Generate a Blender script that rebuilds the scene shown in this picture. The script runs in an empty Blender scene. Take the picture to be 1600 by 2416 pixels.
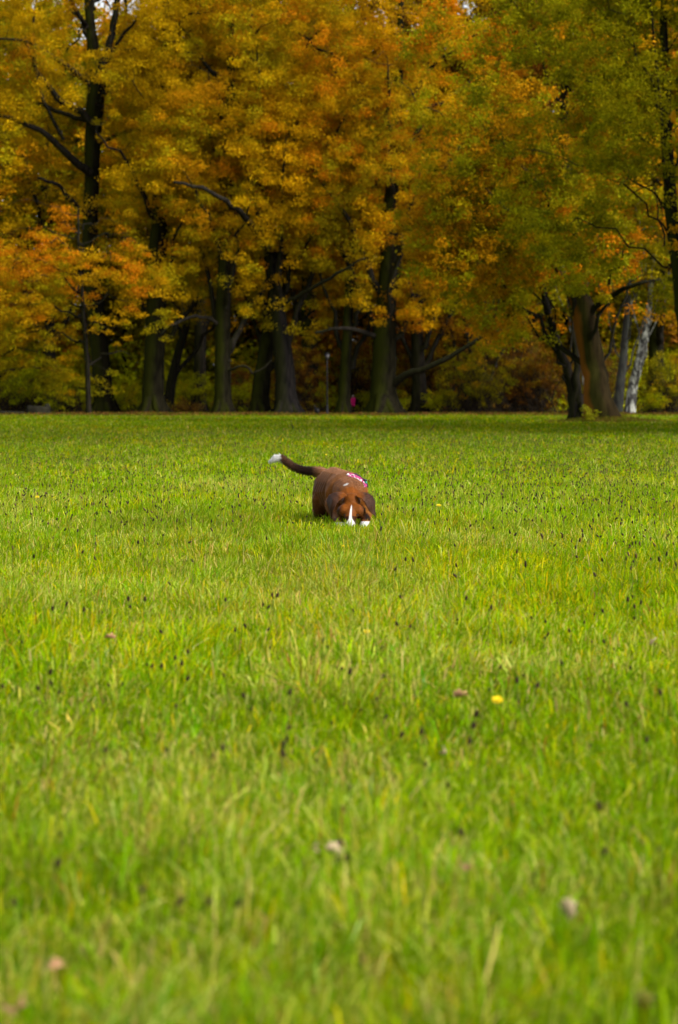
import bpy, bmesh, math, random
import numpy as np
from mathutils import Vector, Matrix
R = math.radians
C = bpy.context.scene.collection
scene = bpy.context.scene

# ------------------------------------------------------------------ camera
F = 5500.0            # focal length in photo pixels (photo 1600 x 2416)
CAMH = 0.85
HOR = 951.0
PITCH = math.atan((1208.0 - HOR) / F)
cd = bpy.data.cameras.new('camera')
cam = bpy.data.objects.new('camera', cd)
C.objects.link(cam)
cam.location = (0, 0, CAMH)
cam.rotation_euler = (math.pi / 2 - PITCH, 0, 0)
cd.sensor_fit = 'VERTICAL'
cd.sensor_height = 36.0
cd.lens = 36.0 * F / 2416.0
cd.clip_end = 6000
cd.dof.use_dof = True
cd.dof.focus_distance = 14.8
cd.dof.aperture_fstop = 4.9
scene.camera = cam
scene.render.resolution_x = 678
scene.render.resolution_y = 1024

# ------------------------------------------------------------------ light
SUN_EL, SUN_AZ = 42.0, 125.0      # azimuth clockwise from +Y (away from camera); 90 = from the right
w = bpy.data.worlds.new('World')
scene.world = w
w.use_nodes = True
nt = w.node_tree
bg = nt.nodes['Background']
sky = nt.nodes.new('ShaderNodeTexSky')
sky.sky_type = 'NISHITA'
sky.sun_disc = False
sky.sun_elevation = R(SUN_EL)
sky.sun_rotation = R(SUN_AZ)
sky.dust_density = 3.0
sky.ozone_density = 1.0
hs = nt.nodes.new('ShaderNodeHueSaturation')      # thin overcast: paler sky light
hs.inputs['Saturation'].default_value = 0.2
nt.links.new(sky.outputs[0], hs.inputs['Color'])
nt.links.new(hs.outputs[0], bg.inputs[0])
bg.inputs[1].default_value = 0.13
sl = bpy.data.lights.new('sun', 'SUN')
sl.energy = 2.1
sl.angle = R(14)
sl.color = (1.0, 0.93, 0.82)
so = bpy.data.objects.new('sun', sl)
C.objects.link(so)
az, el = R(SUN_AZ), R(SUN_EL)
sd = Vector((math.sin(az) * math.cos(el), math.cos(az) * math.cos(el), math.sin(el)))
so.rotation_euler = (-sd).to_track_quat('-Z', 'Y').to_euler()
scene.view_settings.view_transform = 'Standard'
scene.view_settings.look = 'None'
scene.view_settings.exposure = 0.91
scene.view_settings.gamma = 1.0
scene.cycles.max_bounces = 8
scene.cycles.transmission_bounces = 4
scene.cycles.transparent_max_bounces = 4

# ------------------------------------------------------------------ helpers
_cp, _sp = math.cos(PITCH), math.sin(PITCH)

def P(px, py, Y):
    """photo pixel + distance along +Y -> world point"""
    u = (px - 800.0) / F
    v = (1208.0 - py) / F
    dy = _cp + v * _sp
    dz = -_sp + v * _cp
    t = Y / dy
    return np.array((u * t, Y, CAMH + dz * t))

rng = np.random.default_rng(11)

def tag(o, label=None, cat=None, group=None, kind=None):
    if label: o['label'] = label
    if cat: o['category'] = cat
    if group: o['group'] = group
    if kind: o['kind'] = kind
    return o

def empty(name, loc):
    o = bpy.data.objects.new(name, None)
    C.objects.link(o)
    o.location = loc
    o.empty_display_size = 0.3
    return o

def mesh_from(name, verts, faces_list, mat, parent=None, cols=None, smooth=False, origin=None):
    """faces_list: list of int arrays (n,3) or (n,4)"""
    me = bpy.data.meshes.new(name)
    verts = np.asarray(verts, dtype=np.float32).reshape(-1, 3)
    if origin is not None:
        verts = verts - np.asarray(origin, dtype=np.float32)
    me.vertices.add(len(verts))
    me.vertices.foreach_set('co', verts.ravel())
    loops = np.concatenate([np.asarray(f, dtype=np.int32).ravel() for f in faces_list if len(f)])
    counts = np.concatenate([np.full(len(f), np.asarray(f).shape[1], dtype=np.int32) for f in faces_list if len(f)])
    starts = np.concatenate(([0], np.cumsum(counts)[:-1])).astype(np.int32)
    me.loops.add(len(loops))
    me.loops.foreach_set('vertex_index', loops)
    me.polygons.add(len(counts))
    me.polygons.foreach_set('loop_start', starts)
    me.polygons.foreach_set('use_smooth', np.full(len(counts), bool(smooth)))
    if cols is not None:
        a = me.color_attributes.new('col', 'FLOAT_COLOR', 'POINT')
        c4 = np.ones((len(verts), 4), dtype=np.float32)
        c4[:, :3] = cols
        a.data.foreach_set('color', c4.ravel())
    me.update(calc_edges=True)
    me.validate()  # paler upwards: sky sheen on the back put into the coat colour
    o = bpy.data.objects.new(name, me)
    C.objects.link(o)
    if mat: me.materials.append(mat)
    if parent is not None:
        o.parent = parent
        if origin is not None:
            o.location = Vector(origin) - parent.location
    elif origin is not None:
        o.location = origin
    return o

def _hash(ix, iy, iz, seed):
    h = (ix * 374761393 + iy * 668265263 + iz * 2147483647 + seed * 1274126177) & 0xffffffff
    h = ((h ^ (h >> 13)) * 1274126177) & 0xffffffff
    h = h ^ (h >> 16)
    return (h & 0xffff) / 65535.0

def vnoise(p, scale, seed=0):
    q = np.asarray(p, dtype=np.float64) * scale
    if q.shape[1] == 2:
        q = np.hstack([q, np.zeros((len(q), 1))])
    i = np.floor(q).astype(np.int64)
    f = q - i
    f = f * f * (3 - 2 * f)
    out = 0
    for dx in (0, 1):
        for dy in (0, 1):
            for dz in (0, 1):
                wgt = (f[:, 0] if dx else 1 - f[:, 0]) * (f[:, 1] if dy else 1 - f[:, 1]) * (f[:, 2] if dz else 1 - f[:, 2])
                out = out + wgt * _hash(i[:, 0] + dx, i[:, 1] + dy, i[:, 2] + dz, seed)
    return out

class Mesh:
    def __init__(self):
        self.v = []; self.q = []; self.t = []; self.n = 0; self.c = []
    def tube(self, pts, rad, sides=8, col=None, rough=0.0, cap=1.0):
        pts = np.asarray(pts, float); rad = np.asarray(rad, float)
        k = len(pts)
        tan = np.gradient(pts, axis=0)
        tan /= np.linalg.norm(tan, axis=1)[:, None] + 1e-9
        ref = np.array((0.0, 1.0, 0.0)) if abs(tan[0][1]) < 0.8 else np.array((1.0, 0, 0))
        a = np.cross(tan, ref); a /= np.linalg.norm(a, axis=1)[:, None] + 1e-9
        b = np.cross(tan, a)
        th = np.linspace(0, 2 * np.pi, sides, endpoint=False)
        rr = rad[:, None] * np.ones(sides)[None, :]
        if rough:
            rr = rr * (1 + rough * (rng.random((1, sides)) - 0.5) + rough * 0.5 * (rng.random((k, sides)) - 0.5))
        v = pts[:, None, :] + rr[:, :, None] * (np.cos(th)[None, :, None] * a[:, None, :] + np.sin(th)[None, :, None] * b[:, None, :])
        self.v.append(v.reshape(-1, 3))
        i = np.arange(k - 1)[:, None] * sides; j = np.arange(sides)[None, :]; j2 = (j + 1) % sides
        q = np.stack([i + j, i + j2, i + sides + j2, i + sides + j], axis=-1).reshape(-1, 4) + self.n
        self.q.append(q)
        # tip cap
        self.v.append(pts[-1:] + tan[-1:] * rad[-1] * cap)
        tipi = self.n + k * sides
        jj = np.arange(sides); base = self.n + (k - 1) * sides
        self.t.append(np.stack([base + jj, base + (jj + 1) % sides, np.full(sides, tipi)], axis=-1))
        if col is not None:
            self.c.append(np.tile(np.asarray(col, float), (k * sides + 1, 1)))
        self.n += k * sides + 1
    def build(self, name, mat, parent=None, origin=None, smooth=True):
        v = np.concatenate(self.v)
        f = []
        if self.q: f.append(np.concatenate(self.q))
        if self.t: f.append(np.concatenate(self.t))
        cols = np.concatenate(self.c) if self.c else None
        return mesh_from(name, v, f, mat, parent, cols, smooth, origin)

def leaves(centres, size, cols, up=0.5, droop=0.0, aspect=0.62, seed=0):
    """folded leaf-shaped quads -> verts, quads, cols"""
    r = np.random.default_rng(seed)
    n = len(centres)
    nrm = r.normal(size=(n, 3)); nrm /= np.linalg.norm(nrm, axis=1)[:, None]
    nrm[:, 2] = np.abs(nrm[:, 2]) + up
    nrm /= np.linalg.norm(nrm, axis=1)[:, None]
    d = r.normal(size=(n, 3)); d[:, 2] -= droop
    d -= (d * nrm).sum(1)[:, None] * nrm
    d /= np.linalg.norm(d, axis=1)[:, None] + 1e-9
    s = np.cross(nrm, d)
    L = (size * (0.6 + 0.8 * r.random(n)))[:, None]
    W = L * aspect * 0.5
    base = centres - d * L * 0.5
    tip = centres + d * L * 0.5 - nrm * L * 0.12
    m = centres + d * L * (0.12 * (r.random((n, 1)) - 0.3))
    l = m + s * W + nrm * L * 0.1
    rr = m - s * W + nrm * L * 0.1
    v = np.stack([base, l, tip, rr], axis=1).reshape(-1, 3)
    q = np.arange(n * 4).reshape(-1, 4)
    return v, q, np.repeat(cols, 4, axis=0)

# ------------------------------------------------------------------ materials
def newmat(name):
    m = bpy.data.materials.new(name)
    m.use_nodes = True
    n = m.node_tree.nodes
    return m, n, m.node_tree.links, n['Principled BSDF'], n['Material Output']

def leaf_mat(name, trans=0.4, rough=0.55, tint=(1.0, 1.0, 0.6), spec=0.3):
    m, n, l, b, out = newmat(name)
    a = n.new('ShaderNodeVertexColor'); a.layer_name = 'col'
    b.inputs['Roughness'].default_value = rough
    b.inputs['Specular IOR Level'].default_value = spec
    l.new(a.outputs[0], b.inputs['Base Color'])
    t = n.new('ShaderNodeBsdfTranslucent')
    mx = n.new('ShaderNodeMix'); mx.data_type = 'RGBA'; mx.blend_type = 'MULTIPLY'; mx.inputs[0].default_value = 1.0
    l.new(a.outputs[0], mx.inputs[6]); mx.inputs[7].default_value = (tint[0], tint[1], tint[2], 1)
    l.new(mx.outputs[2], t.inputs['Color'])
    ms = n.new('ShaderNodeMixShader'); ms.inputs[0].default_value = trans
    l.new(b.outputs[0], ms.inputs[1]); l.new(t.outputs[0], ms.inputs[2])
    l.new(ms.outputs[0], out.inputs['Surface'])
    return m

def bark_mat(name, dark, light, moss=None, moss_amt=0.5, side=None, side_amt=0.5, streak=6.0, bump=0.6):
    """bark; moss and algae tints grow on the weather side (fixed world direction)"""
    m, n, l, b, out = newmat(name)
    tc = n.new('ShaderNodeTexCoord')
    mp = n.new('ShaderNodeMapping'); mp.inputs['Scale'].default_value = (streak, streak, streak * 0.16)
    l.new(tc.outputs['Object'], mp.inputs[0])
    no = n.new('ShaderNodeTexNoise'); no.inputs['Scale'].default_value = 1.0; no.inputs['Detail'].default_value = 6
    l.new(mp.outputs[0], no.inputs[0])
    cr = n.new('ShaderNodeValToRGB')
    cr.color_ramp.elements[0].position = 0.35; cr.color_ramp.elements[0].color = (*dark, 1)
    cr.color_ramp.elements[1].position = 0.7; cr.color_ramp.elements[1].color = (*light, 1)
    l.new(no.outputs[0], cr.inputs[0])
    last = cr.outputs[0]
    for colr, amt, axis, sc in ((moss, moss_amt, (-0.75, -0.55, 0.15), 0.5), (side, side_amt, (-0.95, -0.25, 0.0), 0.25)):
        if colr is None: continue
        g = n.new('ShaderNodeNewGeometry')
        dt = n.new('ShaderNodeVectorMath'); dt.operation = 'DOT_PRODUCT'
        l.new(g.outputs['Normal'], dt.inputs[0]); dt.inputs[1].default_value = axis
        n2 = n.new('ShaderNodeTexNoise'); n2.inputs['Scale'].default_value = sc * 2; n2.inputs['Detail'].default_value = 5
        l.new(tc.outputs['Object'], n2.inputs[0])
        ad = n.new('ShaderNodeMath'); ad.operation = 'ADD'
        l.new(dt.outputs['Value'], ad.inputs[0]); l.new(n2.outputs[0], ad.inputs[1])
        mr = n.new('ShaderNodeMapRange'); mr.inputs[1].default_value = 0.75 if colr is moss else 1.1
        mr.inputs[2].default_value = 1.35; mr.inputs[4].default_value = amt
        l.new(ad.outputs[0], mr.inputs[0])
        mx = n.new('ShaderNodeMix'); mx.data_type = 'RGBA'
        l.new(mr.outputs[0], mx.inputs[0]); l.new(last, mx.inputs[6]); mx.inputs[7].default_value = (*colr, 1)
        last = mx.outputs[2]
    l.new(last, b.inputs['Base Color'])
    b.inputs['Roughness'].default_value = 0.9
    b.inputs['Specular IOR Level'].default_value = 0.03
    bp = n.new('ShaderNodeBump'); bp.inputs['Strength'].default_value = bump; bp.inputs['Distance'].default_value = 0.08
    l.new(no.outputs[0], bp.inputs['Height']); l.new(bp.outputs[0], b.inputs['Normal'])
    return m

def birch_mat(name, white):
    m, n, l, b, out = newmat(name)
    tc = n.new('ShaderNodeTexCoord')
    mp = n.new('ShaderNodeMapping'); mp.inputs['Scale'].default_value = (1.9, 1.9, 0.8)
    l.new(tc.outputs['Object'], mp.inputs[0])
    no = n.new('ShaderNodeTexNoise'); no.inputs['Scale'].default_value = 1.6; no.inputs['Detail'].default_value = 7; no.inputs['Roughness'].default_value = 0.65
    l.new(mp.outputs[0], no.inputs[0])
    cr = n.new('ShaderNodeValToRGB')
    e = cr.color_ramp.elements
    e[0].position = 0.47; e[0].color = (0.02, 0.018, 0.016, 1)
    e[1].position = 0.60; e[1].color = (*white, 1)
    l.new(no.outputs[0], cr.inputs[0])
    l.new(cr.outputs[0], b.inputs['Base Color'])
    b.inputs['Roughness'].default_value = 0.7
    return m

def plain(name, col, rough=0.6, noise=0.25, scale=8.0, metal=0.0):
    m, n, l, b, out = newmat(name)
    tc = n.new('ShaderNodeTexCoord')
    no = n.new('ShaderNodeTexNoise'); no.inputs['Scale'].default_value = scale; no.inputs['Detail'].default_value = 4
    l.new(tc.outputs['Object'], no.inputs[0])
    cr = n.new('ShaderNodeValToRGB')
    cr.color_ramp.elements[0].color = tuple(c * (1 - noise) for c in col) + (1,)
    cr.color_ramp.elements[1].color = tuple(min(1, c * (1 + noise)) for c in col) + (1,)
    cr.color_ramp.elements[0].position = 0.3; cr.color_ramp.elements[1].position = 0.7
    l.new(no.outputs[0], cr.inputs[0]); l.new(cr.outputs[0], b.inputs['Base Color'])
    b.inputs['Roughness'].default_value = rough
    b.inputs['Metallic'].default_value = metal
    b.inputs['Specular IOR Level'].default_value = 0.5 if rough < 0.5 else 0.08
    return m

M_LEAF = leaf_mat('autumn_leaves', 0.38, 0.65, (1, 1, 0.3), 0.03)
M_GRASS = leaf_mat('grass_blades', 0.38, 0.6, (1.0, 1.0, 0.3), 0.02)
M_FUR = leaf_mat('dog_fur', 0.0, 0.5, (1, 1, 1), 0.09)
M_FUR.node_tree.nodes['Principled BSDF'].inputs['Sheen Weight'].default_value = 0.0
MOSS = (0.026, 0.032, 0.002)
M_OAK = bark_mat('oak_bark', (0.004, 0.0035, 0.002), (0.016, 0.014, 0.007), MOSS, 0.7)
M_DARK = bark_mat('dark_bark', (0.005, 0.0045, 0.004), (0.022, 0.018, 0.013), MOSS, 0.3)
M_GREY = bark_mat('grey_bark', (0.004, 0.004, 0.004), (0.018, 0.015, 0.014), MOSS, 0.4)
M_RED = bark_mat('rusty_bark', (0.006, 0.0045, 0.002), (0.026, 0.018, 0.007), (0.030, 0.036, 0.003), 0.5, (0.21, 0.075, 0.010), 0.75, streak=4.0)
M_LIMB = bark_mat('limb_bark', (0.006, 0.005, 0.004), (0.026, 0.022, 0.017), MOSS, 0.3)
M_BIRCH = birch_mat('birch_bark', (0.40, 0.41, 0.36))
M_BIRCH2 = birch_mat('grey_birch_bark', (0.05, 0.054, 0.036))

# ------------------------------------------------------------------ ground
def ground_z(x, y):
    p = np.stack([np.asarray(x, float).ravel(), np.asarray(y, float).ravel()], 1)
    n = (vnoise(p, 0.11, 5) - 0.5) * 0.07 + (vnoise(p, 0.5, 6) - 0.5) * 0.03
    n = n * np.clip((p[:, 1] - 2) / 6, 0, 1)
    # mound under the big tree at the right
    d = np.hypot(p[:, 0] - 11.4, (p[:, 1] - 100) * 0.8)
    n += 0.20 * np.exp(-(d / 1.7) ** 2)
    return n

def gz(x, y):
    return float(ground_z([x], [y])[0])

def grid(name, xs, ys, mat, z0=0.0, **kw):
    X, Y = np.meshgrid(xs, ys)
    Z = ground_z(X, Y).reshape(X.shape) + z0
    v = np.stack([X, Y, Z], -1).reshape(-1, 3)
    nx = len(xs); i = np.arange(len(ys) - 1)[:, None] * nx + np.arange(nx - 1)[None, :]
    q = np.stack([i, i + 1, i + nx + 1, i + nx], -1).reshape(-1, 4)
    return mesh_from(name, v, [q], mat, smooth=True, **kw)

m, n, l, b, out = newmat('meadow_soil')
tc = n.new('ShaderNodeTexCoord')
no = n.new('ShaderNodeTexNoise'); no.inputs['Scale'].default_value = 1.2; no.inputs['Detail'].default_value = 8
l.new(tc.outputs['Object'], no.inputs[0])
cr = n.new('ShaderNodeValToRGB')
cr.color_ramp.elements[0].position = 0.3; cr.color_ramp.elements[0].color = (0.070, 0.105, 0.003, 1)
cr.color_ramp.elements[1].position = 0.7; cr.color_ramp.elements[1].color = (0.13, 0.175, 0.004, 1)
l.new(no.outputs[0], cr.inputs[0]); l.new(cr.outputs[0], b.inputs['Base Color'])
b.inputs['Roughness'].default_value = 1.0
b.inputs['Specular IOR Level'].default_value = 0.0
M_SOIL = m
xs = np.concatenate([[-3000, -800, -200], np.arange(-60, 60.1, 1.0), [200, 800, 3000]])
ys = np.concatenate([[-2000, -300, -40, -10], np.arange(-4, 30, 0.5), np.arange(30, 260, 2.0), [400, 900, 2000, 5000]])
g = grid('ground', xs, ys, M_SOIL)
tag(g, kind='structure')

m, n, l, b, out = newmat('leaf_litter_floor')
tc = n.new('ShaderNodeTexCoord')
no = n.new('ShaderNodeTexNoise'); no.inputs['Scale'].default_value = 3.0; no.inputs['Detail'].default_value = 8
l.new(tc.outputs['Object'], no.inputs[0])
cr = n.new('ShaderNodeValToRGB')
cr.color_ramp.elements[0].position = 0.35; cr.color_ramp.elements[0].color = (0.050, 0.060, 0.004, 1)
cr.color_ramp.elements[1].position = 0.65; cr.color_ramp.elements[1].color = (0.13, 0.095, 0.012, 1)
l.new(no.outputs[0], cr.inputs[0]); l.new(cr.outputs[0], b.inputs['Base Color'])
b.inputs['Roughness'].default_value = 1.0
b.inputs['Specular IOR Level'].default_value = 0.0
M_FLOOR = m
fl = grid('forest_floor', np.arange(-75, 75.1, 1.0), np.concatenate([np.arange(148, 262, 2.0)]), M_FLOOR, z0=0.02)
tag(fl, kind='structure')

# ------------------------------------------------------------------ grass
def frustum_points(n, y0, y1, r, power=1.0, margin=0.12, pad=0.8):
    """points spread evenly over the ground the lens sees (plus a margin at the sides)"""
    u = r.random(n)
    y = np.sqrt(y0 ** 2 + u * (y1 ** 2 - y0 ** 2))
    half = y * (800.0 / F) * (1 + margin) + pad
    x = (r.random(n) * 2 - 1) * half
    return x, y

GREEN = np.array([(0.195, 0.330, 0.001), (0.155, 0.285, 0.001), (0.265, 0.380, 0.001), (0.115, 0.225, 0.001)])
YELLOW = np.array([(0.42, 0.42, 0.002), (0.50, 0.41, 0.003), (0.34, 0.40, 0.002)])
PALE = np.array([(0.40, 0.43, 0.05), (0.48, 0.47, 0.10), (0.33, 0.39, 0.05)])
STRAW = np.array([(0.54, 0.44, 0.15), (0.48, 0.36, 0.12), (0.38, 0.26, 0.08)])
RUST = np.array([(0.26, 0.11, 0.02), (0.18, 0.10, 0.03)])

def grass_colours(x, y, r):
    p = np.stack([x, y * 0.6], 1)
    n1 = vnoise(p, 0.9, 21) * 0.6 + vnoise(p, 2.6, 22) * 0.4
    n2 = vnoise(p, 0.35, 23) * 0.55 + vnoise(p, 1.7, 24) * 0.45
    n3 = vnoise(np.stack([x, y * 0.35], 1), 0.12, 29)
    wg = np.full(len(x), 0.62)
    wy = 0.05 + 0.42 * np.clip((n2 - 0.42) * 2.6, 0, 1)
    wp = 0.10 + 0.55 * np.clip((n1 - 0.50) * 3.0, 0, 1) * np.clip(1.25 - np.abs(y - 14) / 20, 0.10, 1)
    ws = 0.02 + 0.14 * np.clip((n1 - 0.52) * 3.0, 0, 1) * np.clip(1.5 - y / 40, 0.1, 1)
    wr = np.full(len(x), 0.012)
    W = np.stack([wg, wy, wp, ws, wr], 1)
    W = np.cumsum(W / W.sum(1)[:, None], 1)
    k = (r.random(len(x))[:, None] > W).sum(1).clip(0, 4)
    col = np.zeros((len(x), 3))
    for i, pal in enumerate((GREEN, YELLOW, PALE, STRAW, RUST)):
        s = k == i
        col[s] = pal[r.integers(0, len(pal), s.sum())]
    col *= (0.72 + 0.56 * r.random(len(x)))[:, None]
    col *= (1 - 0.38 * np.clip((y - 22) / 30, 0, 1) * (0.5 + n3))[:, None]  # farther blades darker: shade near the trees put into their colour
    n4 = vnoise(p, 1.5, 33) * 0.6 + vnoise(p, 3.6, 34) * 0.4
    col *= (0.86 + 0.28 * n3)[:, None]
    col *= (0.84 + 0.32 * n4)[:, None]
    dull = np.clip((vnoise(p, 0.8, 35) - 0.6) * 3, 0, 1)[:, None] * 0.22
    col = col * (1 - dull) + np.array((0.20, 0.17, 0.03)) * dull
    return col

def blades(x, y, h, wdt, r, cols, ta=None):
    n = len(x)
    z = ground_z(x, y) - 0.005
    base = np.stack([x, y, z], 1)
    p = np.stack([x, y], 1)
    wind = (vnoise(p, 1.1, 31) - 0.35) * 4.5
    a = wind * 0.5 + r.normal(size=n) * 1.3
    if ta is not None: a = np.where(np.isnan(ta), a, ta)
    lean = (0.10 + 1.35 * r.random(n) ** 1.4)
    d = np.stack([np.cos(a), np.sin(a) * 0.9, np.zeros(n)], 1)
    up = np.array((0, 0, 1.0))
    th = r.random(n) * np.pi
    s = np.stack([np.cos(th), np.sin(th) * 0.6, np.zeros(n)], 1)
    H = h[:, None]; L = lean[:, None]
    m1 = base + up * H * 0.5 + d * H * L * 0.18
    tip = base + up * H * (1.0 - 0.25 * L) + d * H * L * 0.85
    m2 = base + up * H * (0.85 - 0.10 * L) + d * H * L * 0.48
    W = wdt[:, None] * 0.5
    v = np.stack([base - s * W * .8, base + s * W * .8, m1 - s * W, m1 + s * W, m2 - s * W * .75, m2 + s * W * .75, tip], 1).reshape(-1, 3)
    i = np.arange(n)[:, None] * 7
    q = np.concatenate([i + np.array([[0, 1, 3, 2]]), i + np.array([[2, 3, 5, 4]])])
    t = i + np.array([[4, 5, 6]])
    return v, q, t, np.repeat(cols, 7, axis=0)

def grass_field(name, specs, seed, label):
    V = []; Q = []; T = []; K = []; off = 0
    r = np.random.default_rng(seed)
    for (n, y0, y1, h, wd) in specs:
        x, y = frustum_points(n, y0, y1, r, pad=0.35)
        # thinner planting with broader blades to either side of the view
        n_side = int(n * 0.55 * min(1.0, 2.4 / (0.163 * 0.5 * (y0 + y1) + 0.35)))
        ys = np.sqrt(y0 ** 2 + r.random(n_side) * (y1 ** 2 - y0 ** 2))
        inner = ys * 0.163 + 0.35
        xs_ = (inner + r.random(n_side) * 2.6) * np.where(r.random(n_side) < 0.5, -1, 1)
        perm = r.permutation(n + n_side)
        x = np.concatenate([x, xs_])[perm]; y = np.concatenate([y, ys])[perm]
        n = n + n_side
        ta = np.full(n, np.nan); tcol = np.ones((n, 3)); th_ = np.ones(n)
        k = np.arange(n) < int(n * 0.62); m_ = k.sum(); nt_ = max(1, m_ // 26)
        cidx = r.integers(0, nt_, m_)
        tr_ = (0.022 + 0.05 * r.random(nt_)) * max(1.0, y0 / 14.0)
        ox = r.normal(size=m_) * tr_[cidx]; oy = r.normal(size=m_) * tr_[cidx]
        x[:m_] = x[:nt_][cidx] + ox; y[:m_] = y[:nt_][cidx] + oy
        ta[:m_] = np.arctan2(oy, ox) + r.normal(size=m_) * 0.5
        tcol[:m_] = (0.80 + 0.42 * r.random((nt_, 1)))[cidx] * (1 + 0.14 * r.normal(size=(nt_, 3)) * np.array((1, .3, 1)))[cidx]
        th_[:m_] = (0.65 + 0.75 * r.random(nt_))[cidx]
        p = np.stack([x, y], 1)
        tus = vnoise(p, 2.2, 41) * 0.6 + vnoise(p, 5.5, 42) * 0.4
        hh = h * (0.45 + 0.75 * r.random(n)) * (0.40 + 1.15 * tus) * th_
        # the dog stands in grass it has trodden a little
        dd = np.hypot(x - 0.03, (y - 14.75) * 0.9)
        hh *= 1 - 0.12 * np.exp(-(dd / 0.45) ** 2)
        ww = wd * np.where(np.abs(x) > y * 0.163 + 0.35, 1.8, 1.0) * (0.6 + 0.8 * r.random(n)) * np.maximum(1.0, y / (0.5 * (y0 + y1))) 
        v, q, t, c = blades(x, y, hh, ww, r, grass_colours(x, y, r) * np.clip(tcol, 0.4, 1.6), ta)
        V.append(v); Q.append(q + off); T.append(t + off); K.append(c); off += len(v)
    o = mesh_from(name, np.concatenate(V), [np.concatenate(Q), np.concatenate(T)], M_GRASS, cols=np.concatenate(K))
    tag(o, label, 'grass', kind='stuff')
    return o

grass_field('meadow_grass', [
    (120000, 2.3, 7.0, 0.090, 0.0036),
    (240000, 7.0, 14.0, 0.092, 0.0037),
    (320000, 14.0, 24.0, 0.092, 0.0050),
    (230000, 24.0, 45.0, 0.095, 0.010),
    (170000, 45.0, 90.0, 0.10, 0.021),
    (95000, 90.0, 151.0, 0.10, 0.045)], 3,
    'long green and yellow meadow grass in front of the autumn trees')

# taller tufts in front of the dog, and rough growth along the edge of the wood
def tufts(name, x, y, h, wd, cols, label, seed):
    r_ = np.random.default_rng(seed)
    v, q, t, c = blades(x, y, h, wd, r_, cols)
    o = mesh_from(name, v, [q, t], M_GRASS, cols=c)
    tag(o, label, 'grass', kind='stuff')
r = np.random.default_rng(61)
n = 1500
x = np.concatenate([r.normal(size=n // 2) * 0.16 + 0.06, r.uniform(-0.35, 0.35, n - n // 2)]); y = r.uniform(14.12, 14.53, n)
tufts('grass_tufts', x, y, 0.045 + 0.055 * r.random(n), 0.0045 + 0.002 * r.random(n), grass_colours(x, y, r), 'taller grass blades crossing the paws and muzzle of the dog', 1)
n = 26000
x = r.uniform(-30, 30, n); y = r.uniform(142, 168, n)
k = vnoise(np.stack([x * 1.0, y * 0.25], 1), 0.55, 44) > 0.48
x = x[k]; y = y[k]; n = len(x)
ec = np.array([(0.12, 0.16, 0.003), (0.20, 0.19, 0.004), (0.26, 0.17, 0.03), (0.09, 0.12, 0.003)])[r.integers(0, 4, n)]
tufts('edge_weeds', x, y, 0.03 + 0.22 * r.random(n) ** 2 * vnoise(np.stack([x, y], 1), 0.4, 45) * 1.6, np.full(n, 0.035), ec, 'ragged weeds and grasses along the edge of the wood', 2)

# dark seed heads ------------------------------------------------------
M_STEM = plain('dry_stem', (0.10, 0.12, 0.02), 0.8)
M_SEED = plain('dark_seed_head', (0.040, 0.024, 0.014), 0.9, 0.5, 60)
def seed_mesh(x, y, r, hs, hscale=1.0):
    m1 = Mesh()
    V = []; Q = []; T = []; K = []; off = 0
    n = len(x)
    z = ground_z(x, y)
    h = hs * (0.75 + 0.5 * r.random(n))
    a = r.random(n) * 6.28
    lean = 0.28 * r.random(n) + 0.05
    top = np.stack([x + np.cos(a) * lean * h, y + np.sin(a) * lean * h, z + h], 1)
    base = np.stack([x, y, z], 1)
    d = top - base; d /= np.linalg.norm(d, axis=1)[:, None]
    d += r.normal(size=(n, 3)) * 0.35; d /= np.linalg.norm(d, axis=1)[:, None]
    ref = np.array((0.0, 1.0, 0.0)); s1 = np.cross(d, ref); s1 /= np.linalg.norm(s1, axis=1)[:, None]; s2 = np.cross(d, s1)
    L = (hscale * 0.016 * (0.6 + 0.9 * r.random(n)))[:, None]; W = (hscale * 0.0034 * (0.7 + 0.6 * r.random(n)))[:, None]
    ring = []
    for k, (f, wv) in enumerate(((0.25, 1.0), (0.75, 0.8))):
        for t in range(4):
            th = t * math.pi / 2
            ring.append(top + d * L * f + (math.cos(th) * s1 + math.sin(th) * s2) * W * wv)
    sw = 0.0009
    pts = [top] + ring + [top + d * L, base - s1 * sw, base + s1 * sw, top + s1 * sw, top - s1 * sw]
    v = np.stack(pts, 1).reshape(-1, 3)
    i = np.arange(n)[:, None] * 14
    tr = []; qd = []
    for t in range(4):
        t2 = (t + 1) % 4
        tr.append(i + np.array([[0, 1 + t, 1 + t2]]))
        qd.append(i + np.array([[1 + t, 5 + t, 5 + t2, 1 + t2]]))
        tr.append(i + np.array([[5 + t, 9, 5 + t2]]))
    qd.append(i + np.array([[10, 11, 12, 13]]))
    dark = np.array([(0.018, 0.010, 0.006), (0.040, 0.022, 0.012), (0.085, 0.048, 0.022)])[r.integers(0, 3, n)]
    stem = np.tile(np.array((0.11, 0.13, 0.02)), (n, 1))
    c = np.stack([dark] * 10 + [stem] * 4, 1).reshape(-1, 3)
    return v, np.concatenate(qd), np.concatenate(tr), c

r = np.random.default_rng(77)
x, y = frustum_points(21000, 8.6, 62.0, r)
keep = r.random(len(x)) < np.clip(vnoise(np.stack([x, y * .5], 1), 0.5, 51) * 1.7 - 0.25, 0.08, 1) * np.clip(1.35 - y / 60, 0, 1)
keep &= ~((np.abs(x - 0.02) < 0.25) & (y > 14.4) & (y < 15.6))
x, y = x[keep], y[keep]
v, q, t, c = seed_mesh(x, y, r, 0.150, 1.3)
sc_ = mesh_from('seed_heads', v, [q, t], M_FUR, cols=c)
tag(sc_, 'small dark seed heads dotted through the meadow grass', 'seed heads', kind='stuff')

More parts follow.
